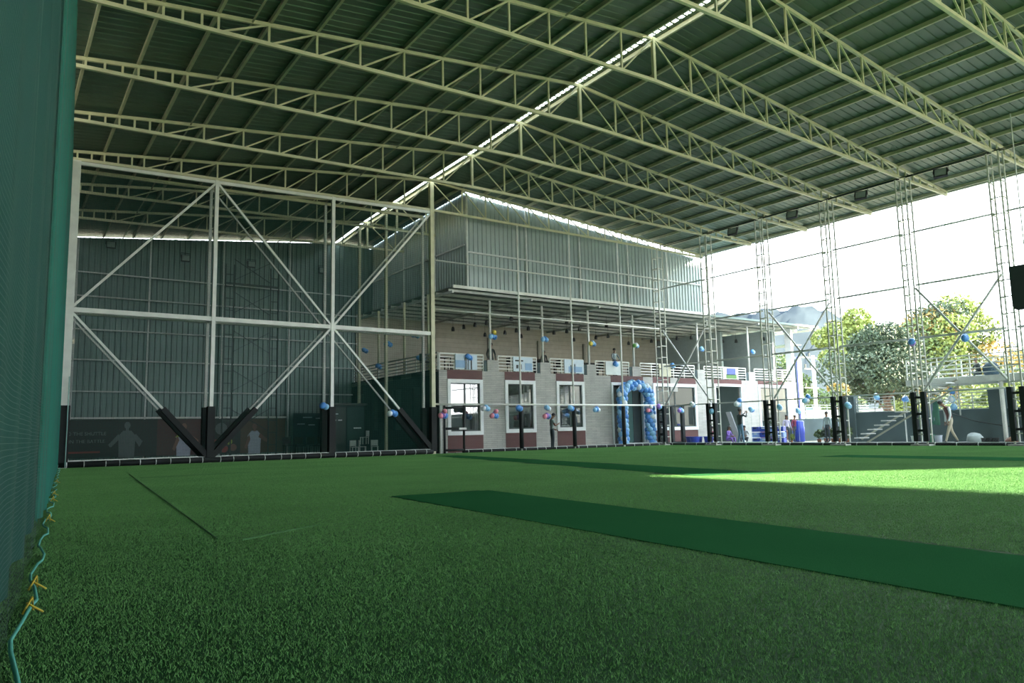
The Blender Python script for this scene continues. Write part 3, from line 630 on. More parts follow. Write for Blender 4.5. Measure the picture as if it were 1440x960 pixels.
MB().box((17.4, YF-.62, 7.54), (35.2, YF-.54, 7.68)).build('canopy_edge', WHITE, cl); MB().box((35.2, YF-.6, 7.5), (46.4, YF-.54, 7.62)).build('canopy_edge', SHEETW, cl)
for i in range(9): yy = YF-.2+i*1.2; MB().box((17.4, yy, 7.44+i*.02), (46.3, yy+.07, 7.56+i*.02)).build('canopy_purlin', GREYW, cl)
for x in (17.45, 22, 26.5, 31, 35.5, 40, 44.2, 46.2): MB().beam((x, YF-.5, 7.38), (x, YB, 7.54), .08, .12).build('canopy_rafter', GREYW, cl)
MB().beam((45.9, YF+1, 6.5), (46.9, YF+5, 6.6), 1.2, .06).build('side_awning', SHEETW, cl)
# corrugated upper box
BX0, BX1, BY = 18.3, 34.95, YF-.3
def boxtop(u): return ztop(u, 29.3)+.15-lerp(u, [18, 20.5, 22.5, 27, 35], [-.03, .04, .08, .17, .14])
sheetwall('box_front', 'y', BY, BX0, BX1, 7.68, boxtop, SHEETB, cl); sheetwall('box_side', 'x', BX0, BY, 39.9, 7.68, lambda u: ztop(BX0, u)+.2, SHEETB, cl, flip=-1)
sheetwall('box_end', 'x', BX1, BY, YB, 7.68, lambda u: 10.6, SHEETB, cl)
for x in (18.32, 21.8, 25.3, 28.8, 31.9): MB().box((x-.04, BY-.12, 7.68), (x+.04, BY-.05, boxtop(x))).build('box_post', GREYW, cl)
MB().box((BX0, BY-.12, 9.35), (BX1, BY-.06, 9.42)).build('box_girt', GREYW, cl)
MB().box((BX0-.1, BY, 9.7), (BX0-.04, YB, 9.77)).build('box_girt', GREYW, cl)
for yy in (32.2, 35.6): MB().box((BX0-.12, yy, 7.7), (BX0-.04, yy+.07, ztop(BX0, yy))).build('box_post', GREYW, cl)
# tall white slender posts seen through the goal frame, beside the clubhouse
for x, y in ((15.9, 33.0), (15.9, 36.2)): tag(MB().beam((x, y, 0), (x, y, ztop(x, y)-.1), .13).build('roof_post', CREAM), 'slim cream roof post between goal frame and clubhouse, %s one' % ('nearer' if y < 34 else 'farther'), 'post')

# railings
def railing(name, label, a, b, z0, n, rails=5, h=.78, m=WHITE, skip=()):
    t = thing(name, label, 'railing', ((a[0]+b[0])/2, (a[1]+b[1])/2, z0)); a = Vector(a+(z0,)); b = Vector(b+(z0,)); up = Vector((0, 0, 1))
    for i in range(n+1):
        p = a+(b-a)*i/n; MB().beam(p, p+up*h, .05).build('baluster', m, t)
    for r in range(rails):
        z = h*(r+1)/rails; MB().beam(a+up*z, b+up*z, .045 if r < rails-1 else .06).build('rail', m, t)
    return t
xs_ = [X0+.1]+pier_x+[XE-.3]
rl = ['left end of the terrace, before the first canopy post', 'between first and second parapet pier', 'between second and third parapet pier', 'between third and fourth parapet pier', 'over the balloon arch and wide window', 'over the shaded entrance', 'at the right end of the terrace']
for i, (a, b) in enumerate(zip(xs_[:-1], xs_[1:])):
    railing('railing', 'white five rail terrace railing '+rl[i], (a+(.36 if i else 0), YF+.12), (b-.5 if i < 6 else b, YF+.12), TOPZ, max(2, round((b-a)/1.05)))
railing('railing', 'white terrace railing receding above the dark teal side wall', (X0+.12, YF+.3), (X0+.12, YB-.1), TOPZ+.03, 9, 5, .8, GREYW)
q = px_hit(1108, 519, 1, 30.3); t = thing('loudspeaker', 'black loudspeaker on the terrace end wall, right of the railing', 'loudspeaker', (XE-.45, 30.6, 4.5), math.radians(-35), world=False)
MB().box((-.2, -.16, -.28), (.2, .16, .28)).build('cabinet', BLK, t, loc=(0, 0, 0)); MB().tube([(0, -.16, -.05), (0, -.19, -.05)], .13, 12).build('woofer', DARKST, t, loc=(0, 0, 0)); MB().tube([(0, 0, -.28), (0, 0, -.7)], .03, 6).build('stand', BLK, t, loc=(0, 0, 0))
# printed boards hung on the railing
def board(label, x0, x1, m, extra=()):
    t = thing('rail_board', label, 'board', ((x0+x1)/2, YF, 3.9), group='printed boards on the terrace railing')
    MB().box((x0, YF+.02, 3.84), (x1, YF+.07, 4.55)).build('board', m, t)
    for (a, b, c, d, mm) in extra: MB().box((x0+(x1-x0)*a, YF+.01, 3.84+.7*b), (x0+(x1-x0)*c, YF+.025, 3.84+.7*d)).build('print', mm, t)
BW = simple('board_white_blue', (.62, .74, .82)); BB = simple('board_blue', (.30, .48, .70)); BP = simple('board_pale', (.75, .82, .80))
board('white and pale blue railing board with black bars, above the first window', 17.85, 19.05, BW, ((.0, .1, .45, .6, BB), (.42, 0, .46, .8, BLK), (.5, 0, .53, .75, BLK), (.58, 0, .61, .8, BLK), (.7, 0, .75, .7, BLK)))
board('white railing board with black sketch marks, above the second window', 21.15, 22.35, BW, ((.1, .7, .5, .8, BLK), (.15, .2, .25, .45, BLK), (.35, .15, .42, .5, BLK), (.6, .1, .95, .6, BB)))
board('pale blue railing board with dark bars, above the third window', 24.4, 25.7, BW, ((.3, 0, .34, .6, BLK), (.5, 0, .54, .7, BLK), (.2, .1, .9, .5, BB)))
board('plain pale railing board below the man on the terrace', 27.25, 28.35, BP)
board('sand and grey railing board beside the corner column', 31.35, 32.3, simple('board_sand', (.50, .50, .36)))
board('cream railing board with blue and green picture above the entrance', 36.9, 38.3, simple('board_cream', (.72, .72, .62)), ((.25, .35, .85, .95, PBL), (.2, .05, .9, .4, simple('board_green', (.10, .22, .06)))))

# black terrace tables and chairs
def table(label, x, y, z):
    t = thing('table', label, 'table', (x, y, z), world=False, group='black tables on the terrace')
    MB().box((-.5, -.35, .70), (.5, .35, .75)).build('tabletop', BLK, t, loc=(0, 0, 0))
    for a in (-.42, .42):
        for b in (-.28, .28): MB().beam((a, b, 0), (a, b, .7), .04).build('leg', BLK, t, loc=(0, 0, 0))
for i, x in enumerate((17.7, 20.7+2.0, 24.0, 27.0, 33.2)):
    table('black table just behind the terrace railing, %s from left' % ORD[i], x, 30.9, TOPZ)
    for j, q in enumerate((-.75, .75)): chair('black chair at the %s side of the %s terrace table' % (('left', 'right')[j], ORD[i]), (x+q, 30.9, TOPZ), (1, -1)[j]*math.pi/2, BLK, BLK, 'black chairs on the terrace')
# hanging lanterns under the canopy
lan = [(637, 462), (652, 459), (668, 456), (684, 453), (682, 470), (710, 467), (726, 464), (743, 461), (761, 459), (733, 472), (779, 467), (797, 465), (815, 462), (807, 477), (838, 474), (855, 472), (884, 482), (916, 479), (952, 475), (972, 474), (1016, 479), (1035, 479), (1074, 476), (719, 447), (797, 452), (853, 457)]
for i, (px, py) in enumerate(lan):
    p = px_hit(px, py, 2, 6.95); p.y = min(p.y, 38.9)
    yy = max(31.0, min(38.6, p.y)); p = px_hit(px, py, 1, yy)
    t = thing('pendant_lamp', 'small black pendant lamp under the terrace canopy, %s from the left' % ORDL[sum(tuple(q) < (px, py) for q in lan)], 'lamp', tuple(p), group='black pendant lamps under the terrace canopy', world=False)
    MB().tube([(0, 0, -.14), (0, 0, -.02), (0, 0, .08), (0, 0, .12)], [.10, .10, .07, .03], 8).build('shade', BLK, t, loc=(0, 0, 0))
    MB().tube([(0, 0, .12), (0, 0, max(.2, 7.5-p.z))], .008, 4).build('cord', BLK, t, loc=(0, 0, 0))
# ------------------------------------------------------------------ balloons
bal_me = {}
def balloon_mesh(m):
    if m.name not in bal_me:
        bal_me[m.name] = MB().ell((0, 0, 0), (1, 1, 1.12), 10, 7).tube([(0, 0, -1.08), (0, 0, -1.25)], [.05, .14], 5).mesh('balloon', m, True)
    return bal_me[m.name]
def balloon(parent, p, r, m, rot=None):
    o = put('balloon', balloon_mesh(m), parent, loc=p); o.scale = (r, r, r)
    o.rotation_euler = rot or (random.uniform(-1, 1), random.uniform(-1, 1), 0); return o
ar = thing('balloon_arch', 'arch of twisted blue and light blue balloons round the clubhouse door', 'balloon arch', (28.95, YF-.42, 0), world=False)
path = []
for i in range(12): path.append((-1.0, i*.235+.17))
for i in range(10): a = math.pi*(1-(i+.5)/10); path.append((1.0*math.cos(a), 2.78+.50*math.sin(a)))
for i in range(11, -1, -1): path.append((1.05, i*.235+.17))
for i, (x, z) in enumerate(path):
    for q in range(4):
        a = q*math.pi/2+i*.70; tx, tz = (path[min(i+1, len(path)-1)][0]-path[max(i-1, 0)][0], path[min(i+1, len(path)-1)][1]-path[max(i-1, 0)][1]); L = math.hypot(tx, tz) or 1; nx_, nz_ = -tz/L, tx/L
        balloon(ar, (x+nx_*.16*math.cos(a), .16*math.sin(a), max(.17, z+nz_*.16*math.cos(a))), .165, (BLUE, LBLUE, BLUE, WBAL if i % 2 else LBLUE)[q])
def cluster(px, py, ax, v, mats, label, r=.13, string=0):
    p = px_hit(px, py, ax, v); t = thing('balloon_cluster', label, 'balloons', tuple(p), group='balloon bunches tied to poles and rails', world=False)
    offs = [(0, 0, 0), (.15, .05, -.05), (-.14, -.03, -.04), (.03, -.1, .15), (.0, .06, -.19)]
    if string: MB().tube([(0, 0, 0), (0, 0, string-p.z)], .006, 4).build('string', ROPE, t, loc=(0, 0, 0))
    for i, m in enumerate(mats): o = offs[i]; balloon(t, (o[0], o[1], o[2]), r*(1-.05*i), m)
    return t
FY = Y6-.14
for a in [(623, 583, 1, FY, (PURP, BLUE, PINK, PINK), 'pink, purple and blue balloon bunch on the padded gate beside the central pillar'),
          (683, 573, 1, FY, (LBLUE, LBLUE, WBAL), 'light blue balloon bunch on the fence rail right of the first window'),
          (695, 583, 1, FY, (BLUE, BLUE, PINK, PINK), 'pink topped blue balloon bunch between first and second window'),
          (729, 573, 1, FY, (BLUE, BLUE), 'dark blue balloon pair before the second window'),
          (769, 573, 1, FY, (LBLUE, WBAL), 'light blue balloon pair above the standing man'),
          (769, 584, 1, FY, (PURP, BLUE, PINK), 'purple and blue balloons beside the standing man\'s head'),
          (802, 573, 1, FY, (LBLUE, BLUE), 'blue balloon pair before the third window'),
          (839, 575, 1, FY, (BLUE, WBAL, LBLUE), 'blue and white balloon bunch left of the balloon arch'),
          (913, 576, 1, FY, (PURP, BLUE, PINK, WBAL), 'purple, pink and white balloons right of the balloon arch'),
          (926, 571, 1, FY, (PURP, LBLUE), 'violet balloon pair on the corner column'),
          (957, 576, 1, 28.5, (BLUE, LBLUE, PURP), 'blue balloons on the doorway frame before the wide window'),
          (973, 568, 0, XR-.2, (WBAL, LBLUE), 'white and blue balloons hanging before the wide window'),
          (1001, 578, 0, XR-.3, (LBLUE, BLUE), 'small blue balloons on the second column from the corner'),
          (1037, 567, 0, XR-.2, (WBAL, LBLUE, WBAL, BLUE), 'white and light blue balloons above the man in black'),
          (1056, 575, 0, XR+1.5, (LBLUE, BLUE), 'blue balloons floating above the leaning board', .13, .02),
          (1096, 572, 0, XR-.2, (LBLUE, WBAL), 'pale blue balloons beside the third column from the corner'),
          (1122, 577, 0, 33.03, (LBLUE, LBLUE), 'light blue balloons above the big blue drum', .13, .02),
          (1133, 562, 0, XR-.2, (WBAL, WBAL, LBLUE, BLUE), 'white and blue balloon bunch right of the clubhouse end'),
          (1192, 569, 0, XR-.3, (LBLUE, LBLUE), 'light blue balloons on the column left of the stairs'),
          (1232, 557, 0, XR+4, (LBLUE, BLUE), 'blue balloons on the grille above the stairs'),
          (1273, 560, 0, XR+4, (BLUE, LBLUE, BLUE), 'deep blue balloon bunch near the top of the stairs'),
          (1282, 480, 0, XR-.2, (BLUE, PURP), 'blue balloons on the brace before the bright green tree'),
          (1357, 474, 0, XR-.2, (BLUE, LBLUE, BLUE), 'blue balloon bunch where the right hand braces cross'),
          (1338, 549, 0, 34.8, (BLUE, BLUE), 'deep blue balloons under the platform', .13, 2.66),
          (1338, 560, 0, 34.8, (LBLUE, LBLUE, WBAL), 'pale blue balloons under the platform, middle bunch', .13, 2.66),
          (1341, 571, 0, 34.8, (LBLUE, BLUE), 'light blue balloons under the platform, lowest bunch', .13, 2.66),
          (454, 570, 1, FY, (BLUE, LBLUE), 'blue balloons at the foot of the third goal post'),
          (552, 580, 1, FY, (BLUE, BLUE, WBAL), 'blue and white balloons on the padded diagonal of the goal frame'),
          (512, 492, 0, X0+.0, (BLUE, BLUE), 'farthest blue balloons on a terrace side post'),
          (546, 483, 0, X0+.0, (BLUE, BLUE, LBLUE), 'blue balloons on the middle terrace side post'),
          (584, 470, 0, X0+.0, (BLUE, LBLUE, BLUE), 'blue balloons on the nearest terrace side post'),
          (531, 514, 0, X0-.05, (BLUE, BLUE), 'blue balloons on the side railing, farther bunch'),
          (592, 502, 0, X0-.05, (BLUE, LBLUE, BLUE), 'blue balloons on the side railing, nearer bunch'),
          (658, 501, 1, YF-.1, (BLUE, BLUE), 'deep blue balloons on the railing board above the first window'),
          (693, 472, 1, YF-.05, (BLUE, BLUE, LBLUE, YEL), 'blue and yellow balloons on the first canopy post'),
          (766, 476, 1, YF-.05, (BLUE, LBLUE, LBLUE), 'blue balloons on the second canopy post'),
          (833, 482, 1, YF-.05, (LBLUE, BLUE, YEL), 'light blue and yellow balloons on the third canopy post'),
          (894, 485, 1, YF-.05, (WBAL, LBLUE, GRN), 'white and green balloons on the canopy post above the arch'),
          (986, 490, 1, YF-.05, (LBLUE, BLUE), 'blue balloons on the canopy post right of the corner column'),
          (1058, 494, 1, YF-.05, (BLUE, LBLUE), 'blue balloons on the rightmost canopy post'),
          (945, 513, 1, YF-.05, (BLUE, LBLUE), 'blue balloons on the sand coloured railing board'),
          (865, 511, 1, YF-.05, (BLUE, LBLUE), 'blue balloons at the railing before the grey shirted man')]:
    cluster(*a)

# ------------------------------------------------------------------ people
def person(label, loc, rz, h=1.7, shirt=None, pants=None, pose=None, sleeves=True, shoe=BLK, hair_len=0, vest=None, lower=True):
    J = {'pel': ((0, 0, .95), .125), 'bel': ((0, 0, 1.1), .115), 'che': ((0, 0, 1.29), .135), 'nb': ((0, 0, 1.44), .07), 'nk': ((0, .01, 1.50), .05), 'h1': ((0, .03, 1.565), .066), 'h2': ((0, .03, 1.64), .085), 'h3': ((0, .015, 1.70), .055)}
    for s, n in ((-1, 'l'), (1, 'r')):
        J['sh'+n] = ((s*.17, 0, 1.40), .06); J['el'+n] = ((s*.24, -.02, 1.13), .043); J['wr'+n] = ((s*.25, .06, .89), .028); J['ha'+n] = ((s*.25, .08, .82), .034)
        J['hi'+n] = ((s*.09, 0, .87), .09); J['kn'+n] = ((s*.10, .02, .49), .058); J['an'+n] = ((s*.10, -.01, .09), .042); J['to'+n] = ((s*.115, .15, .045), .036)
    for k, v in (pose or {}).items(): J[k] = (v, J[k][1])
    E = [('pel', 'bel'), ('bel', 'che'), ('che', 'nb'), ('nb', 'nk'), ('nk', 'h1'), ('h1', 'h2'), ('h2', 'h3')]
    for n in 'lr': E += [('che', 'sh'+n), ('sh'+n, 'el'+n), ('el'+n, 'wr'+n), ('wr'+n, 'ha'+n), ('pel', 'hi'+n), ('hi'+n, 'kn'+n), ('kn'+n, 'an'+n), ('an'+n, 'to'+n)]
    K = list(J); sc = h/1.74; me = bpy.data.meshes.new('person'); me.from_pydata([tuple(c*sc for c in J[k][0]) for k in K], [(K.index(a), K.index(b)) for a, b in E], [])
    t = thing('person', label, 'person', loc, rz, world=False)
    o = bpy.data.objects.new('tmp', me); COL.objects.link(o); sk = o.modifiers.new('s', 'SKIN'); sk.use_smooth_shade = True
    for i, k in enumerate(K): r = J[k][1]*sc; me.skin_vertices[0].data[i].radius = (r, r*(.8 if k in ('che', 'bel', 'pel') else 1)); me.skin_vertices[0].data[i].use_root = (k == 'pel')
    sub = o.modifiers.new('u', 'SUBSURF'); sub.levels = 1; sub.render_levels = 1
    bm = bpy.data.meshes.new_from_object(o.evaluated_get(bpy.context.evaluated_depsgraph_get())); bpy.data.objects.remove(o)
    bm.materials.clear()
    for m in (SKIN, shirt, pants, shoe, vest or shirt): bm.materials.append(m)
    segs = [(Vector(J[a][0])*sc, Vector(J[b][0])*sc, a, b) for a, b in E]
    for p in bm.polygons:
        c = p.center; best = None
        for a, b, na, nb in segs:
            d = b-a; q = max(0, min(1, (c-a).dot(d)/max(d.dot(d), 1e-9))); dd = (a+d*q-c).length
            if best is None or dd < best[0]: best = (dd, na, nb, q)
        na, nb = best[1], best[2]; mi = 0
        if nb in ('bel', 'che') or nb[:2] == 'sh' or nb == 'nb' or (nb[:2] == 'el'): mi = 1 if nb[:2] == 'el' and sleeves else (1 if nb[:2] == 'el' and best[3] < .5 else (0 if nb[:2] == 'el' else 4))
        elif nb[:2] == 'wr': mi = 1 if sleeves else 0
        elif nb[:2] in ('hi', 'kn', 'an'): mi = 2
        elif nb[:2] == 'to': mi = 3
        p.material_index = mi; p.use_smooth = True
    put('body', bm, t, loc=(0, 0, 0))
    for n, s in (('l', -1), ('r', 1)):      # fingers
        hp = Vector(J['ha'+n][0])*sc; d = (hp-Vector(J['wr'+n][0])*sc).normalized(); sd_ = d.cross(Vector((s, .01, 0))).normalized(); fm = MB()
        for q in range(4):
            L_ = (.075, .085, .08, .06)[q]*sc; b0 = hp+d*.02+sd_*(q-1.5)*.019*sc
            cu = Vector((-s, 0, 0))
            fm.tube([b0, b0+d*L_*.5, b0+d*L_*.9+cu*L_*.3], [.009, .008, .006], 5)
        b0 = hp+sd_*.03*sc; fm.tube([b0-d*.02, b0+sd_*.03+d*.02, b0+sd_*.035+d*.05], [.011, .009, .007], 5)
        fm.build('fingers', SKIN, t, True, loc=(0, 0, 0))
    hc = Vector(J['h2'][0])*sc; fd = (hc-Vector(J['nk'][0])*sc).normalized(); fwd = Vector((0, 1, 0)); fwd = (fwd-fd*fwd.dot(fd)).normalized()
    hm = MB(); hm.ell(hc+fd*.03*sc-fwd*.022*sc, (.092*sc, .098*sc, .085*sc), 10, 7)
    if hair_len: hm.ell(hc-fd*hair_len*.5-fwd*.06*sc, (.08*sc, .05*sc, hair_len*.6), 8, 6)
    hm.build('hair', HAIR, t, True, loc=(0, 0, 0))
    sdv = fwd.cross(fd); nm = MB().ell(hc+fwd*.083*sc-fd*.02, (.012, .02, .018), 6, 5)
    for s in (-1, 1): nm.ell(hc+sdv*s*.085*sc-fd*.01, (.012, .02, .028), 6, 5)
    nm.build('nose_and_ears', SKIN, t, True, loc=(0, 0, 0))
    em = MB()
    for s in (-1, 1): em.ell(hc+fwd*.076*sc+sdv*s*.03*sc+fd*.005, (.010, .008, .007), 6, 4)
    em.build('eyes', BLK, t, True, loc=(0, 0, 0))
    MB().ell(hc+fwd*.078*sc-fd*.055*sc, (.022, .008, .006), 6, 4).build('mouth', PRD, t, True, loc=(0, 0, 0))
    return t
GSH = simple('grey_green_shirt', (.26, .33, .32)); DPT = simple('dark_trousers', (.03, .05, .06)); BKJ = simple('black_jacket', (.012, .025, .025)); JEAN = simple('blue_jeans', (.07, .16, .24)); KH = simple('khaki_trousers', (.42, .38, .28)); VEST = simple('maroon_vest', (.10, .03, .025)); WSL = simple('white_sleeves', (.60, .68, .68))
MAR = simple('maroon_dress', (.16, .02, .05)); PUR = simple('purple_sari', (.18, .10, .38)); LAV = simple('lavender_top', (.42, .40, .52)); DPV = simple('dark_cloth', (.03, .04, .05))
p = px_hit(776, 631, 2, 0)
person('man in grey shirt and dark trousers looking down at his phone by the fence', (22.35, 28.3, .01), math.radians(-105), 1.74, GSH, DPT,
       {'elr': (.22, .06, 1.12), 'wrr': (.10, .26, 1.2), 'har': (.08, .32, 1.23), 'ell': (-.24, .02, 1.12), 'wrl': (-.16, .2, .95), 'hal': (-.13, .27, .92), 'h1': (0, .06, 1.555), 'h2': (0, .09, 1.62), 'h3': (0, .1, 1.68)}, sleeves=False)
person('man in black jacket and jeans raising both hands to photograph, outside the columns', (31.6, 24.55, 0), math.radians(-100), 1.84, BKJ, JEAN,
       {'shl': (-.17, .02, 1.41), 'shr': (.17, .02, 1.41), 'ell': (-.24, .2, 1.33), 'wrl': (-.07, .36, 1.5), 'hal': (-.05, .40, 1.55), 'elr': (.24, .2, 1.33), 'wrr': (.07, .36, 1.5), 'har': (.05, .40, 1.55), 'anl': (-.15, -.06, .09), 'tol': (-.17, .1, .045), 'anr': (.15, .05, .09), 'tor': (.18, .2, .045)})
person('man in maroon vest, white sleeves and khaki trousers stooping along the grey wall', (33.2, 15.1, 0), math.radians(50), 1.9, WSL, KH,
       {'che': (0, .08, 1.28), 'bel': (0, .03, 1.1), 'nb': (0, .15, 1.41), 'nk': (0, .2, 1.46), 'h1': (0, .26, 1.50), 'h2': (0, .31, 1.555), 'h3': (0, .34, 1.61), 'shl': (-.18, .1, 1.38), 'shr': (.18, .1, 1.38), 'ell': (-.26, .1, 1.1), 'wrl': (-.26, .18, .86), 'hal': (-.26, .2, .79), 'elr': (.26, .04, 1.1), 'wrr': (.27, .06, .85), 'har': (.27, .07, .78), 'knl': (-.12, .16, .5), 'anl': (-.12, .28, .10), 'tol': (-.13, .44, .05), 'knr': (.11, -.08, .49), 'anr': (.12, -.28, .11), 'tor': (.13, -.13, .045)}, vest=VEST)
person('woman in pale grey top standing beside the big blue drum', tuple(px_hit(1108, 622, 2, 0).xy)+(0,), math.radians(150), 1.5, LAV, DPV, hair_len=.3)
person('person in dark clothes standing by the outdoor wash area, before the white wall', (37.2, 25.2, 0), math.radians(170), 1.5, MAR, DPV)
person('person in grey clothes bending near the plants, before the white wall', (36.2, 22.6, 0), math.radians(80), 1.6, GSH, DPV)
sit = {'pel': (0, 0, .30), 'bel': (0, .02, .43), 'che': (0, .08, .62), 'nb': (0, .1, .77), 'nk': (0, .12, .83), 'h1': (0, .15, .89), 'h2': (0, .16, .96), 'h3': (0, .15, 1.02)}
for s, n in ((-1, 'l'), (1, 'r')):
    sit.update({'sh'+n: (s*.17, .09, .73), 'el'+n: (s*.25, .16, .5), 'wr'+n: (s*.16, .34, .46), 'ha'+n: (s*.12, .4, .45), 'hi'+n: (s*.1, .03, .24), 'kn'+n: (s*.22, .38, .36), 'an'+n: (s*.14, .42, .08), 'to'+n: (s*.16, .55, .045)})
person('person in maroon seated on the ground right of the blue tubs', (33.3, 27.9, 0), math.radians(160), 1.6, MAR, MAR, sit)
person('person in purple seated on the ground before the shaded entrance', (33.6, 27.0, 0), math.radians(190), 1.6, PUR, PUR, sit, hair_len=.25)
person('person in grey seated before the shaded entrance', (34.6, 26.6, 0), math.radians(120), 1.6, simple('pale_grey_cloth', (.30, .33, .33)), DPV, sit)
person('man in black standing on the terrace beside the first canopy post', (21.3, 31.9, TOPZ), math.radians(185), 1.7, BKJ, BKJ, {'ell': (-.28, .0, 1.14), 'elr': (.28, .0, 1.14)})
person('dark haired person low behind the second canopy post on the terrace', (23.75, 30.6, TOPZ), math.radians(170), 1.28, BKJ, BKJ)
person('man in pale grey shirt leaning at the terrace railing above the arch', (28.5, 30.35, TOPZ), math.radians(180), 1.6, simple('pale_grey_shirt', (.28, .36, .38)), DPT, {'ell': (-.3, .12, 1.12), 'wrl': (-.12, .3, 1.0), 'hal': (-.08, .34, .98), 'elr': (.3, .12, 1.12), 'wrr': (.12, .3, 1.0), 'har': (.08, .34, .98)})

# ------------------------------------------------------------------ things on the ground outside the columns
def pbox(label, name, cat, p, size, m, rz=0, extra=None, grp=None):
    t = thing(name, label, cat, p, rz, grp, world=False); a, b, c = size
    MB().box((-a/2, -b/2, 0), (a/2, b/2, c)).build('body', m, t, loc=(0, 0, 0))
    return t
t = thing('loudspeaker', 'black loudspeaker standing on the ground right of the balloon arch', 'loudspeaker', (30.9, 29.25, 0), math.radians(-15), world=False)
m_ = MB(); m_.v = [(-.24, -.18, 0), (.24, -.18, 0), (.19, .18, 0), (-.19, .18, 0), (-.24, -.08, .92), (.24, -.08, .92), (.19, .2, .92), (-.19, .2, .92)]; m_.f = [(0, 3, 2, 1), (4, 5, 6, 7), (0, 1, 5, 4), (1, 2, 6, 5), (2, 3, 7, 6), (3, 0, 4, 7)]
m_.build('cabinet', BLK, t, loc=(0, 0, 0)); MB().tube([(0, -.15, .3), (0, -.185, .3)], .17, 12).build('woofer', DARKST, t, loc=(0, 0, 0)); MB().tube([(0, -.10, .7), (0, -.13, .7)], .09, 10).build('horn', DARKST, t, loc=(0, 0, 0))
def tub(label, x, y, r, h, m, grp, lid=False, z=0):
    t = thing('tub', label, 'tub', (x, y, z), 0, grp, world=False)
    MB().tube([(0, 0, 0), (0, 0, h*.92), (0, 0, h)], [r*.82, r, r*1.06], 14).build('body', m, t, True, loc=(0, 0, 0)); MB().tube([(0, 0, h*.93), (0, 0, h*1.0)], r*1.1, 14).build('rim', m, t, loc=(0, 0, 0)); return t
for i, (x, y) in enumerate(((32.0, 27.95), (32.55, 28.2), (32.75, 27.6), (32.3, 28.5))): tub('royal blue tub %s' % ['at the left of the row by the doorway', 'in the middle of the row', 'at the right of the row, next to the seated person', 'behind the others by the wide window'][i], x, y, .26, .42, DBLUE, 'blue tubs below the wide window')
d = px_hit(1124, 621, 2, 0)
t = thing('drum', 'big royal blue plastic drum beside the woman outside the columns', 'drum', (d.x, d.y, 0), 0, world=False)
MB().tube([(0, 0, 0), (0, 0, .05), (0, 0, .4), (0, 0, .42), (0, 0, .8), (0, 0, .82), (0, 0, 1.12), (0, 0, 1.18)], [.28, .32, .32, .335, .335, .32, .32, .27], 18).build('body', DBLUE, t, True, loc=(0, 0, 0)); MB().tube([(0, 0, 1.18), (0, 0, 1.2)], .25, 16).build('lid', DBLUE, t, loc=(0, 0, 0))
crm = [DBLUE, simple('blue_white_crate', (.22, .32, .72)), DBLUE]
for row in range(3):
    for c in range(4):
        t = thing('crate', 'royal blue crate, %s from left in the %s layer of the stack' % (ORD[c], ('bottom', 'middle', 'top')[row]), 'crate', (33.9+c*.12, 25.3-c*.42, .02+row*.30), math.radians(15), 'stacked blue crates', world=False)
        MB().box((-.2, -.19, 0), (.2, .19, .03)).box((-.2, -.19, .03), (-.18, .19, .26)).box((.18, -.19, .03), (.2, .19, .26)).box((-.18, -.19, .03), (.18, -.17, .26)).box((-.18, .17, .03), (.18, .19, .26)).build('shell', crm[(row+c) % 3], t, loc=(0, 0, 0))
        MB().box((-.22, -.08, .16), (-.2, .08, .21)).build('handle_slot', WPL if (row+c) % 2 else BLK, t, loc=(0, 0, 0))
t = thing('leaning_board', 'pale grey board with dark edge leaning against the wall by the crates', 'board', (34.9, 27.2, 0), math.radians(55), world=False)
m_ = MB(); m_.v = [(-.5, 0, 0), (.5, .0, 0), (.5, .06, 0), (-.5, .06, 0), (-.5, .55, 1.75), (.35, .55, 1.75), (.35, .61, 1.75), (-.5, .61, 1.75)]; m_.f = [(0, 3, 2, 1), (4, 5, 6, 7), (0, 1, 5, 4), (1, 2, 6, 5), (2, 3, 7, 6), (3, 0, 4, 7)]; m_.build('panel', simple('pale_board', (.45, .48, .50)), t, loc=(0, 0, 0)); MB().beam((.5, -.02, 0), (.35, .53, 1.75), .07).build('edge', DARKST, t, loc=(0, 0, 0))
pbox('flat white and green foam mat stack below the crates', 'foam_mat', 'mat', (33.3, 24.9, 0), (.9, 1.9, .10), simple('pale_green_foam', (.45, .6, .50)), .1)
# lumpy sacks
def sack(label, p, r, m, name='sack'):
    m_ = MB().ell((0, 0, r[2]*.85), r, 12, 8); rr = random.Random(hash(label) % 99)
    m_.v = [(x*(1+rr.uniform(-.12, .12)), y*(1+rr.uniform(-.12, .12)), max(0, z*(1+rr.uniform(-.1, .1)))) for x, y, z in m_.v]
    o = m_.build(name, m, None, True); o.location = p; tag(o, label, 'sack'); return o
SW = simple('white_sacking', (.60, .64, .66)); SG = simple('grey_sacking', (.30, .36, .35))
sack('white sack slumped left of the big blue drum', px_hit(1099, 618, 2, .05).xy[:]+(0,), (.35, .3, .36), SW)
sack('grey cloth sack lying by the grey wall right of the walking man', px_hit(1372, 624, 2, 0).xy[:]+(0,), (.42, .3, .24), SG)
t = tub('white bucket right of the stairs foot', *px_hit(1287, 624, 2, .02).xy[:], .14, .36, WPL, 'small buckets'); t = tub('green bucket left of the walking man', *px_hit(1310, 624, 2, .02).xy[:], .15, .4, simple('green_plastic', (.03, .30, .14)), 'small buckets'); tub('pale bucket between green bucket and walking man', *px_hit(1320, 624, 2, .02).xy[:], .16, .38, simple('pale_lilac_plastic', (.42, .46, .52)), 'small buckets')
for i, x in enumerate((1385, 1393, 1401)):
    q = px_hit(x, 624, 2, .02); tub('small black pot by the grey wall, %s of three' % ('left', 'middle', 'right')[i], q.x, q.y, .12, .26, BLK, 'black pots by the grey wall')
q = px_hit(1425, 624, 2, .02); sack('small brown heap at the foot of the platform post', (q.x, q.y, 0), (.3, .25, .16), simple('brown_heap', (.20, .09, .05)), 'heap')
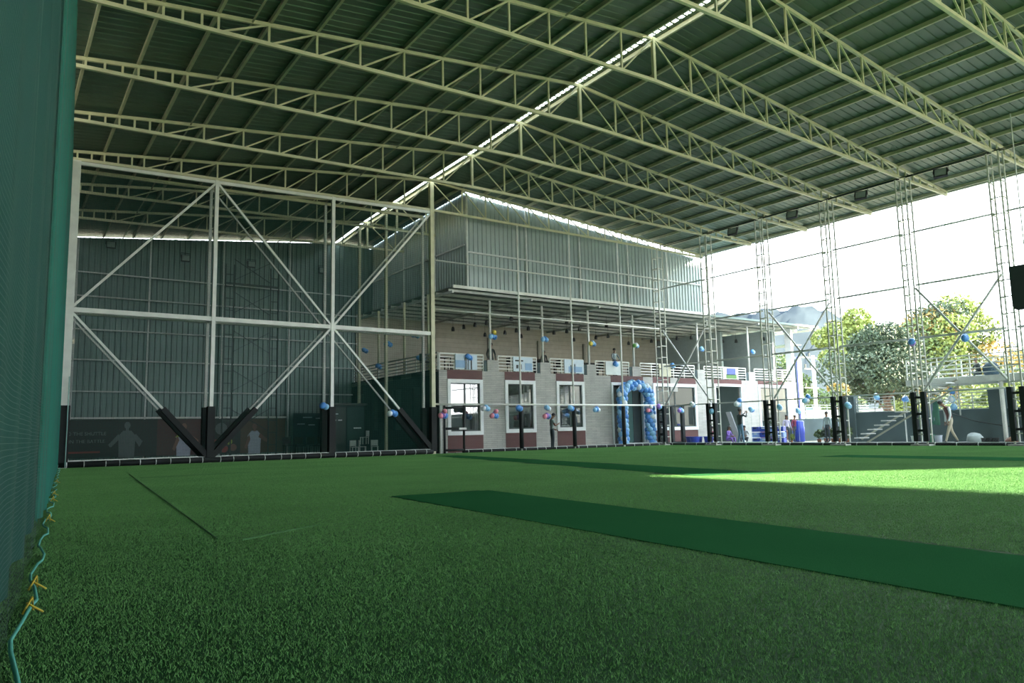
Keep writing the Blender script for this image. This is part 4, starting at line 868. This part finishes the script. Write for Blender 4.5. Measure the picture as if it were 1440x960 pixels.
LEAF = [simple('leaf_dark', (.025, .05, .022)), simple('leaf_mid', (.07, .115, .03)), simple('leaf_bright', (.16, .21, .045)), simple('leaf_ochre', (.24, .17, .04))]
BARK = simple('bark', (.12, .08, .055), .9)
def leafcloud(m_, blobs, n, size, rr):
    tot = sum(b[3]**2 for b in blobs)
    for (cx, cy, cz, r) in blobs:
        for i in range(int(n*r*r/tot)):
            u = Vector((rr.gauss(0, 1), rr.gauss(0, 1), rr.gauss(0, 1))).normalized()*r*(rr.uniform(.45, 1)**.5)
            p = Vector((cx, cy, cz))+Vector((u.x, u.y, u.z*.8)); a = Vector((rr.gauss(0, 1), rr.gauss(0, 1), rr.gauss(0, 1))).normalized(); b = a.cross(Vector((rr.gauss(0, 1), rr.gauss(0, 1), rr.gauss(0, 1)))).normalized(); s = size*rr.uniform(.6, 1.3)
            k = len(m_.v); m_.v += [tuple(p-a*s), tuple(p+b*s*.5), tuple(p+a*s), tuple(p-b*s*.5)]; m_.f.append((k, k+1, k+2, k+3))
def tree(label, base, h, w, mats, seed, n=6000, leaf=.2, trunk=.3, crown0=.35, name='tree', nb=16, split=None):
    rr = random.Random(seed); t = thing(name, label, 'tree', base, world=False); tr = MB()
    tr.tube([(0, 0, 0), (.1*w, .05, h*.2), (0, .1, h*.45), (.1, 0, h*.8)], [trunk, trunk*.75, trunk*.5, trunk*.15], 8)
    blobs = []
    for i in range(nb):
        a = rr.uniform(0, 6.283); q = rr.uniform(.1, 1); zz = h*(crown0+(1-crown0)*rr.uniform(.12, .88)); prof = math.sin(math.pi*min(1, max(.12, (zz/h-crown0)/(1-crown0)*.8+.15)))
        x, y = math.cos(a)*q*w*.5*prof*.85, math.sin(a)*q*w*.5*prof*.85; r = w*rr.uniform(.13, .21); blobs.append((x, y, zz, r))
        if i % 2 == 0: tr.tube([(0, 0, h*rr.uniform(.2, .4)), (x*.5, y*.5, zz*.75), (x, y, zz)], [trunk*.35, trunk*.2, .03], 5)
    tr.build('trunk', BARK, t, True, loc=(0, 0, 0))
    for j, m in enumerate(mats):
        sub = blobs[j::len(mats)]; lm = MB(); leafcloud(lm, sub, n//len(mats), leaf, rr); lm.build('foliage', m, t, stuff=True, loc=(0, 0, 0))
    return t
def plant(label, p, s, m, n=260): 
    t = thing('potted_plant', label, 'plant', p, world=False); MB().tube([(0, 0, 0), (0, 0, .22*s)], [.11*s, .15*s], 10).build('pot', simple('clay', (.30, .12, .06)), t, True, loc=(0, 0, 0))
    lm = MB(); leafcloud(lm, [(0, 0, .5*s, .3*s), (.1*s, 0, .7*s, .2*s)], n, .07, random.Random(int(p[0]*10))); lm.build('leaves', m, t, stuff=True, loc=(0, 0, 0)); return t
for i, (px, s, m) in enumerate(((1101, .5, LEAF[2]), (1140, .8, LEAF[1]), (1150, .9, LEAF[0]), (1160, .9, LEAF[1]), (1170, 1., LEAF[0]), (1180, .9, LEAF[1]))):
    q = px_hit(px, 621, 2, .04); plant('leafy potted plant outside the columns, %s from left' % ORD[i], (q.x+.8, q.y, 0), s, m)

# compound wall, grilles, stairs, platform
cw = thing('compound_wall', 'dark grey plastered compound wall with grille openings behind the stairs', 'wall', (37.2, 15, 0))
for a, b, z in ((21.7, 19.5, 1.50), (19.5, 15.15, 1.48), (14.45, 9.5, 1.46), (9.5, -20, 2.7)): MB().box((37.1, b, 0), (37.35, a, z)).build('wall_panel', COMPW, cw)  # last panel is out of frame, added and raised to darken window reflections
MB().box((37.05, 14.45, 0), (37.4, 15.15, 2.34)).build('wall_pier', COMPW, cw); MB().box((37.0, 21.5, 0), (37.4, 22.1, 2.35)).build('wall_pier', COMPW, cw)
def grille(y0, y1, z0, z1, x=37.2):
    for i in range(6): z = z0+(z1-z0)*i/5; MB().box((x-.02, y1, z-.018), (x+.02, y0, z+.018)).build('grille_bar', GREYW, cw)
    n = max(2, round((y0-y1)/.8))
    for i in range(n+1): y = y0+(y1-y0)*i/n; MB().box((x-.02, y-.02, z0), (x+.02, y+.02, z1)).build('grille_bar', GREYW, cw)
grille(21.5, 19.5, 1.52, 2.25); grille(18.0, 15.15, 1.5, 2.25); grille(14.4, 8, 1.48, 2.25)
cw2 = thing('compound_wall', 'lower grey wall with yellow sunlit grille right of the clubhouse end', 'wall', (40, 26.5, 0))
MB().box((38.5, 26.2, 0), (47, 26.45, 1.3)).build('wall_panel', COMPW, cw2)
for i in range(6): MB().box((40.0, 26.3, 1.35+i*.15), (47, 26.34, 1.38+i*.15)).build('grille_bar', GREYW, cw2)
for i in range(10): MB().box((40+i*.75, 26.3, 1.3), (40.04+i*.75, 26.34, 2.15)).build('grille_bar', GREYW, cw2)
far = MB().box((46, 25, 0), (46.3, 45, 1.9)).build('boundary_wall', simple('white_wash', (.80, .76, .66))); tag(far, 'bright whitewashed boundary wall beyond the plants', 'wall')
cl2 = MB().tube([(37.02, 16.8, 1.35), (37.02, 15.8, .95), (37.02, 14.6, .7), (37.02, 13.8, .62)], .02, 5).build('hose', BLK, None, True); tag(cl2, 'black hose drooping across the grey compound wall', 'hose')
st = thing('stairs', 'grey steel staircase climbing right to the platform outside the columns', 'stairs', (34.5, 18.5, 0))
SY0, SY1, SZ = 19.75, 15.2, 2.72
for zz in (.14, -.16): MB().beam((34.42, SY0, .05+zz), (34.42, SY1, SZ-.12+zz), .05, .07).build('stringer', simple('stair_paint', (.34, .34, .26)), st)
for i in range(13):
    f = (i+.7)/13.5; y = SY0+(SY1-SY0)*f; z = .1+(SZ-.1)*f; MB().box((33.6, y-.15, z), (34.42, y+.13, z+.05)).build('tread', GREYW, st)
for f in (0.5, .75, 1): y = SY0+(SY1-SY0)*f; z = SZ*f; MB().beam((34.38, y, z), (34.38, y, z+.85), .035).build('baluster', GREYW, st)
MB().beam((34.38, SY0+(SY1-SY0)*.5, SZ*.5+.85), (34.38, SY1, SZ+.85), .04).build('handrail', GREYW, st)
pf = thing('platform', 'raised steel platform with white railings at the right edge of the picture', 'platform', (35.5, 13, 0))
MB().box((34.5, 6, 2.68), (36.9, 17.45, 2.80)).build('deck', GREYW, pf); MB().box((34.45, 6, 2.58), (34.55, 17.45, 2.84)).build('edge_beam', GREYW, pf)
MB().box((36.8, 6, 2.58), (36.9, 17.45, 2.84)).build('edge_beam', GREYW, pf)
for y in (13.6, 8): MB().tube([(34.6, y, 0), (34.6, y, 2.6)], .085, 10).build('post', WHITE, pf, True)
for x in (34.52, 36.85):
    for i in range(9): y = 17.4-i*1.35; MB().beam((x, y, 2.8), (x, y, 3.75), .045).build('baluster', WHITE, pf)
    for z in (2.99, 3.18, 3.37, 3.56, 3.75): MB().beam((x, 17.4, z), (x, 6.4, z), .03 if z < 3.7 else .05).build('rail', WHITE if x > 35 else GREYW, pf)
for z in (3.18, 3.56, 3.75): MB().beam((34.52, 17.4, z), (35.2, 17.4, z), .035).build('rail', WHITE, pf)
MB().tube([(35.3, 15.6, 1.2), (35.3, 15.6, 2.6)], .03, 6).build('hanger', GREYW, pf, True)
p = px_hit(1381, 527, 0, 35.7)
person('dark clothed person crouching on the raised platform', (35.7, p.y+.1, 2.8), math.radians(60), 1.45, BKJ, BKJ, sit)
m_ = MB().ell((0, 0, .33), (.33, .33, .36), 14, 9); o = m_.build('water_drum', simple('slate_blue_drum', (.022, .045, .06), .7, spec=.2), None, True); o.location = (35.75, px_hit(1385, 527, 0, 35.7).y-.25, 2.8); tag(o, 'round slate blue tank beside the person on the platform', 'tank')
# clothes hung under the platform
for i, (px, m, a, b) in enumerate(((1303, simple('cloth_steel_blue', (.12, .20, .26)), 1.9, .7), (1309, simple('cloth_lilac', (.30, .32, .42)), 1.85, 1.0), (1316, simple('cloth_green', (.06, .20, .14)), 1.9, .8))):
    q = px_hit(px, 590, 0, 35.6); m_ = MB()
    for j in range(7):
        for k in range(5): m_.v.append((35.6+.03*math.sin(j*2+k), q.y+.17-.34*j/6, a-(a-b)*k/4+.02*math.sin(j)))
    for j in range(6):
        for k in range(4): z_ = j*5+k; m_.f.append((z_, z_+1, z_+6, z_+5))
    o = m_.build('hanging_cloth', m, None, True); so = o.modifiers.new('t', 'SOLIDIFY'); so.thickness = .02; tag(o, ('steel blue', 'lilac', 'green')[i]+' cloth hanging on the line under the platform', 'cloth', 'cloths on the line')
wl_ = MB().tube([(35.6, 18.2, 1.93), (35.6, 15.6, 1.93)], .012, 5).tube([(35.6, 18.2, 0), (35.6, 18.2, 1.95)], .03, 6).build('clothes_line', GREYW); tag(wl_, 'thin clothes line strung behind the fourth lattice column', 'line')
# dark board mounted near the right edge, hung from the roof
sb = thing('hanging_board', 'black rounded board hanging at the right edge of the picture', 'board', (28.6, 10, 5.4))
a1, a2 = px_hit(1418, 375, 0, 28.6), px_hit(1424, 436, 0, 28.6)
MB().box((28.6, a1.y-1.9, a2.z+.12), (28.8, a1.y, a1.z)).box((28.6, a1.y-1.9, a2.z), (28.8, a1.y-.10, a2.z+.12)).build('panel', simple('board_black', (.018, .03, .032)), sb)
MB().box((28.62, a1.y-.10, a2.z+.04), (28.78, a1.y-.03, a2.z+.13)).build('corner', bpy.data.materials['board_black'], sb)
for yy in (a1.y-.5, a1.y-1.4): MB().tube([(28.7, yy, a1.z), (28.7, yy, ztop(28.7, yy)+.05)], .02, 6).build('hanger_rod', GREYW, sb)

# ------------------------------------------------------------------ trees, hill, poles beyond
q = px_hit(1237, 600, 1, 34)
tree('dark green spreading tree beyond the grey wall, above the stairs', (64.6, 34.6, 0), 9.0, 10.5, [LEAF[0], simple('leaf_grey_green', (.035, .06, .032)), LEAF[0]], 11, 24000, .17, .3, .36, nb=26)
tree('tall mixed green and golden tree beyond the raised platform', (83.2, 37.3, 0), 13.7, 15.3, [LEAF[1], LEAF[0], LEAF[2], LEAF[3]], 12, 24000, .22, .3, .33, nb=30)
tree('bright yellow green tree behind the dark green tree', (85, 50, 0), 14.8, 9, [LEAF[2]], 13, 10000, .26, .3, .4)
tree('small bright green tree at the right edge beyond the platform', (112, 41, 0), 11.9, 11, [LEAF[2], LEAF[1]], 14, 8000, .28, .3, .25)
tree('ochre leafed bush by the left column of the stairs', (56, 33.6, 0), 4.4, 3.0, [LEAF[3], LEAF[1]], 15, 2500, .13, .12, .2, 'bush')
tree('pale green bushy tree right of the clubhouse end', (69, 48.3, 0), 8.3, 9.2, [LEAF[2], LEAF[1]], 16, 12000, .18, .2, .12, 'bush')
tree('pale green bush behind the utility pole', (86, 69, 0), 10.4, 11.7, [LEAF[1], LEAF[2]], 17, 10000, .22, .2, .12, 'bush')
tree('low green bush beyond the platform, left part', (95, 47, 0), 6.3, 10, [LEAF[1], LEAF[2]], 18, 9000, .22, .2, .05, 'bush')
tree('low green bush beyond the platform, right part', (72, 27, 0), 5.5, 12, [LEAF[2], LEAF[1]], 19, 9000, .2, .2, .05, 'bush')
HL = mat('haze_tinted_hill', (.027, .036, .045), 1, noise=.12, nscale=.02, spec=0)  # bluish base colour stands in for aerial haze
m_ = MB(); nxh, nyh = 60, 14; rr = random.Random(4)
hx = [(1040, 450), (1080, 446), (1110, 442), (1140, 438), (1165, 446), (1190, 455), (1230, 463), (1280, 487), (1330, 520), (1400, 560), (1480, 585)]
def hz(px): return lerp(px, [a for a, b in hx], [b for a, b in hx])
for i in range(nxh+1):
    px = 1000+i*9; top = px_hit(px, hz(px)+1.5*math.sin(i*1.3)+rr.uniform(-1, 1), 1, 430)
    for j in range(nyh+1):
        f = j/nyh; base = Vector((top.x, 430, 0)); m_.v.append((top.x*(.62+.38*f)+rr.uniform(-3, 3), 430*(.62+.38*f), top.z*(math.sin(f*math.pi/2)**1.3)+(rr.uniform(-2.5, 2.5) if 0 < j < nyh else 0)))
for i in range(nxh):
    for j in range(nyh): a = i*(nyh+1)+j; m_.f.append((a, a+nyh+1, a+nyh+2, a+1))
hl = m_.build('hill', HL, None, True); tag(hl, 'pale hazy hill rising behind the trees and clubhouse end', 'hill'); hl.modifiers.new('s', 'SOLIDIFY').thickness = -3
q = px_hit(1147, 560, 1, 34.5); up_ = thing('utility_pole', 'grey utility pole with crossarms and a transformer right of the clubhouse', 'pole', (q.x, 34.5, 0))
tz = px_hit(1147, 500, 1, 34.5).z
MB().tube([(q.x, 34.5, 0), (q.x, 34.5, tz)], [.16, .12], 10).build('pole', GREYW, up_, True)
for z, w in ((tz-.2, 1.6), (tz-1.1, 1.4), (tz-2.6, 1.5)): MB().box((q.x-w, 34.4, z-.05), (q.x+w*.25, 34.5, z+.05)).build('crossarm', DARKST, up_)
for x_, z in ((q.x-1.4, tz-.2), (q.x-.6, tz-.2), (q.x-1.2, tz-1.1), (q.x-.5, tz-1.1), (q.x-1.3, tz-2.6), (q.x-.6, tz-2.6)): MB().tube([(x_, 34.45, z+.05), (x_, 34.45, z+.35)], [.05, .09], 6).build('insulator', DARKST, up_)
MB().box((q.x-1.3, 34.0, tz-4.9), (q.x-.2, 34.6, tz-4.1)).build('transformer', simple('transformer_grey', (.07, .12, .15)), up_)

# ------------------------------------------------------------------ off to the right, an unseen block added to shade the turf beyond the sun patch
nb_ = MB().box((52, -17.8, -.1), (62, 17.0, 19)).build('unseen_shade_block', simple('pale_render', (.62, .58, .48))); nb_['kind'] = 'structure'
for zz in range(5):
    for yy in range(9): MB().box((51.93, -16+yy*3.7, 1.2+zz*3.6), (52.05, -14.4+yy*3.7, 2.8+zz*3.6)).build('window', ALU, nb_)
tree('leafy tree added off to the right to block skylight, seen in window reflections', (44, 4, 0), 13, 9, [LEAF[1], LEAF[0]], 21, 16000, .26)  # unseen tree, tall and dense to block sky light, also fills window reflections
tree('leafy tree added nearer the open side against skylight, seen in window reflections', (43, -3.5, 0), 10, 8, [LEAF[0], LEAF[2]], 22, 9000, .24)  # second unseen tree holding sky light off the clubhouse, also for reflections
tree('slim leafy tree added out of frame to block skylight, beyond the raised platform', (46.5, 12, 0), 12, 8, [LEAF[1], LEAF[0]], 23, 11000, .22)  # unseen tree added to keep sky light off the clubhouse's right end
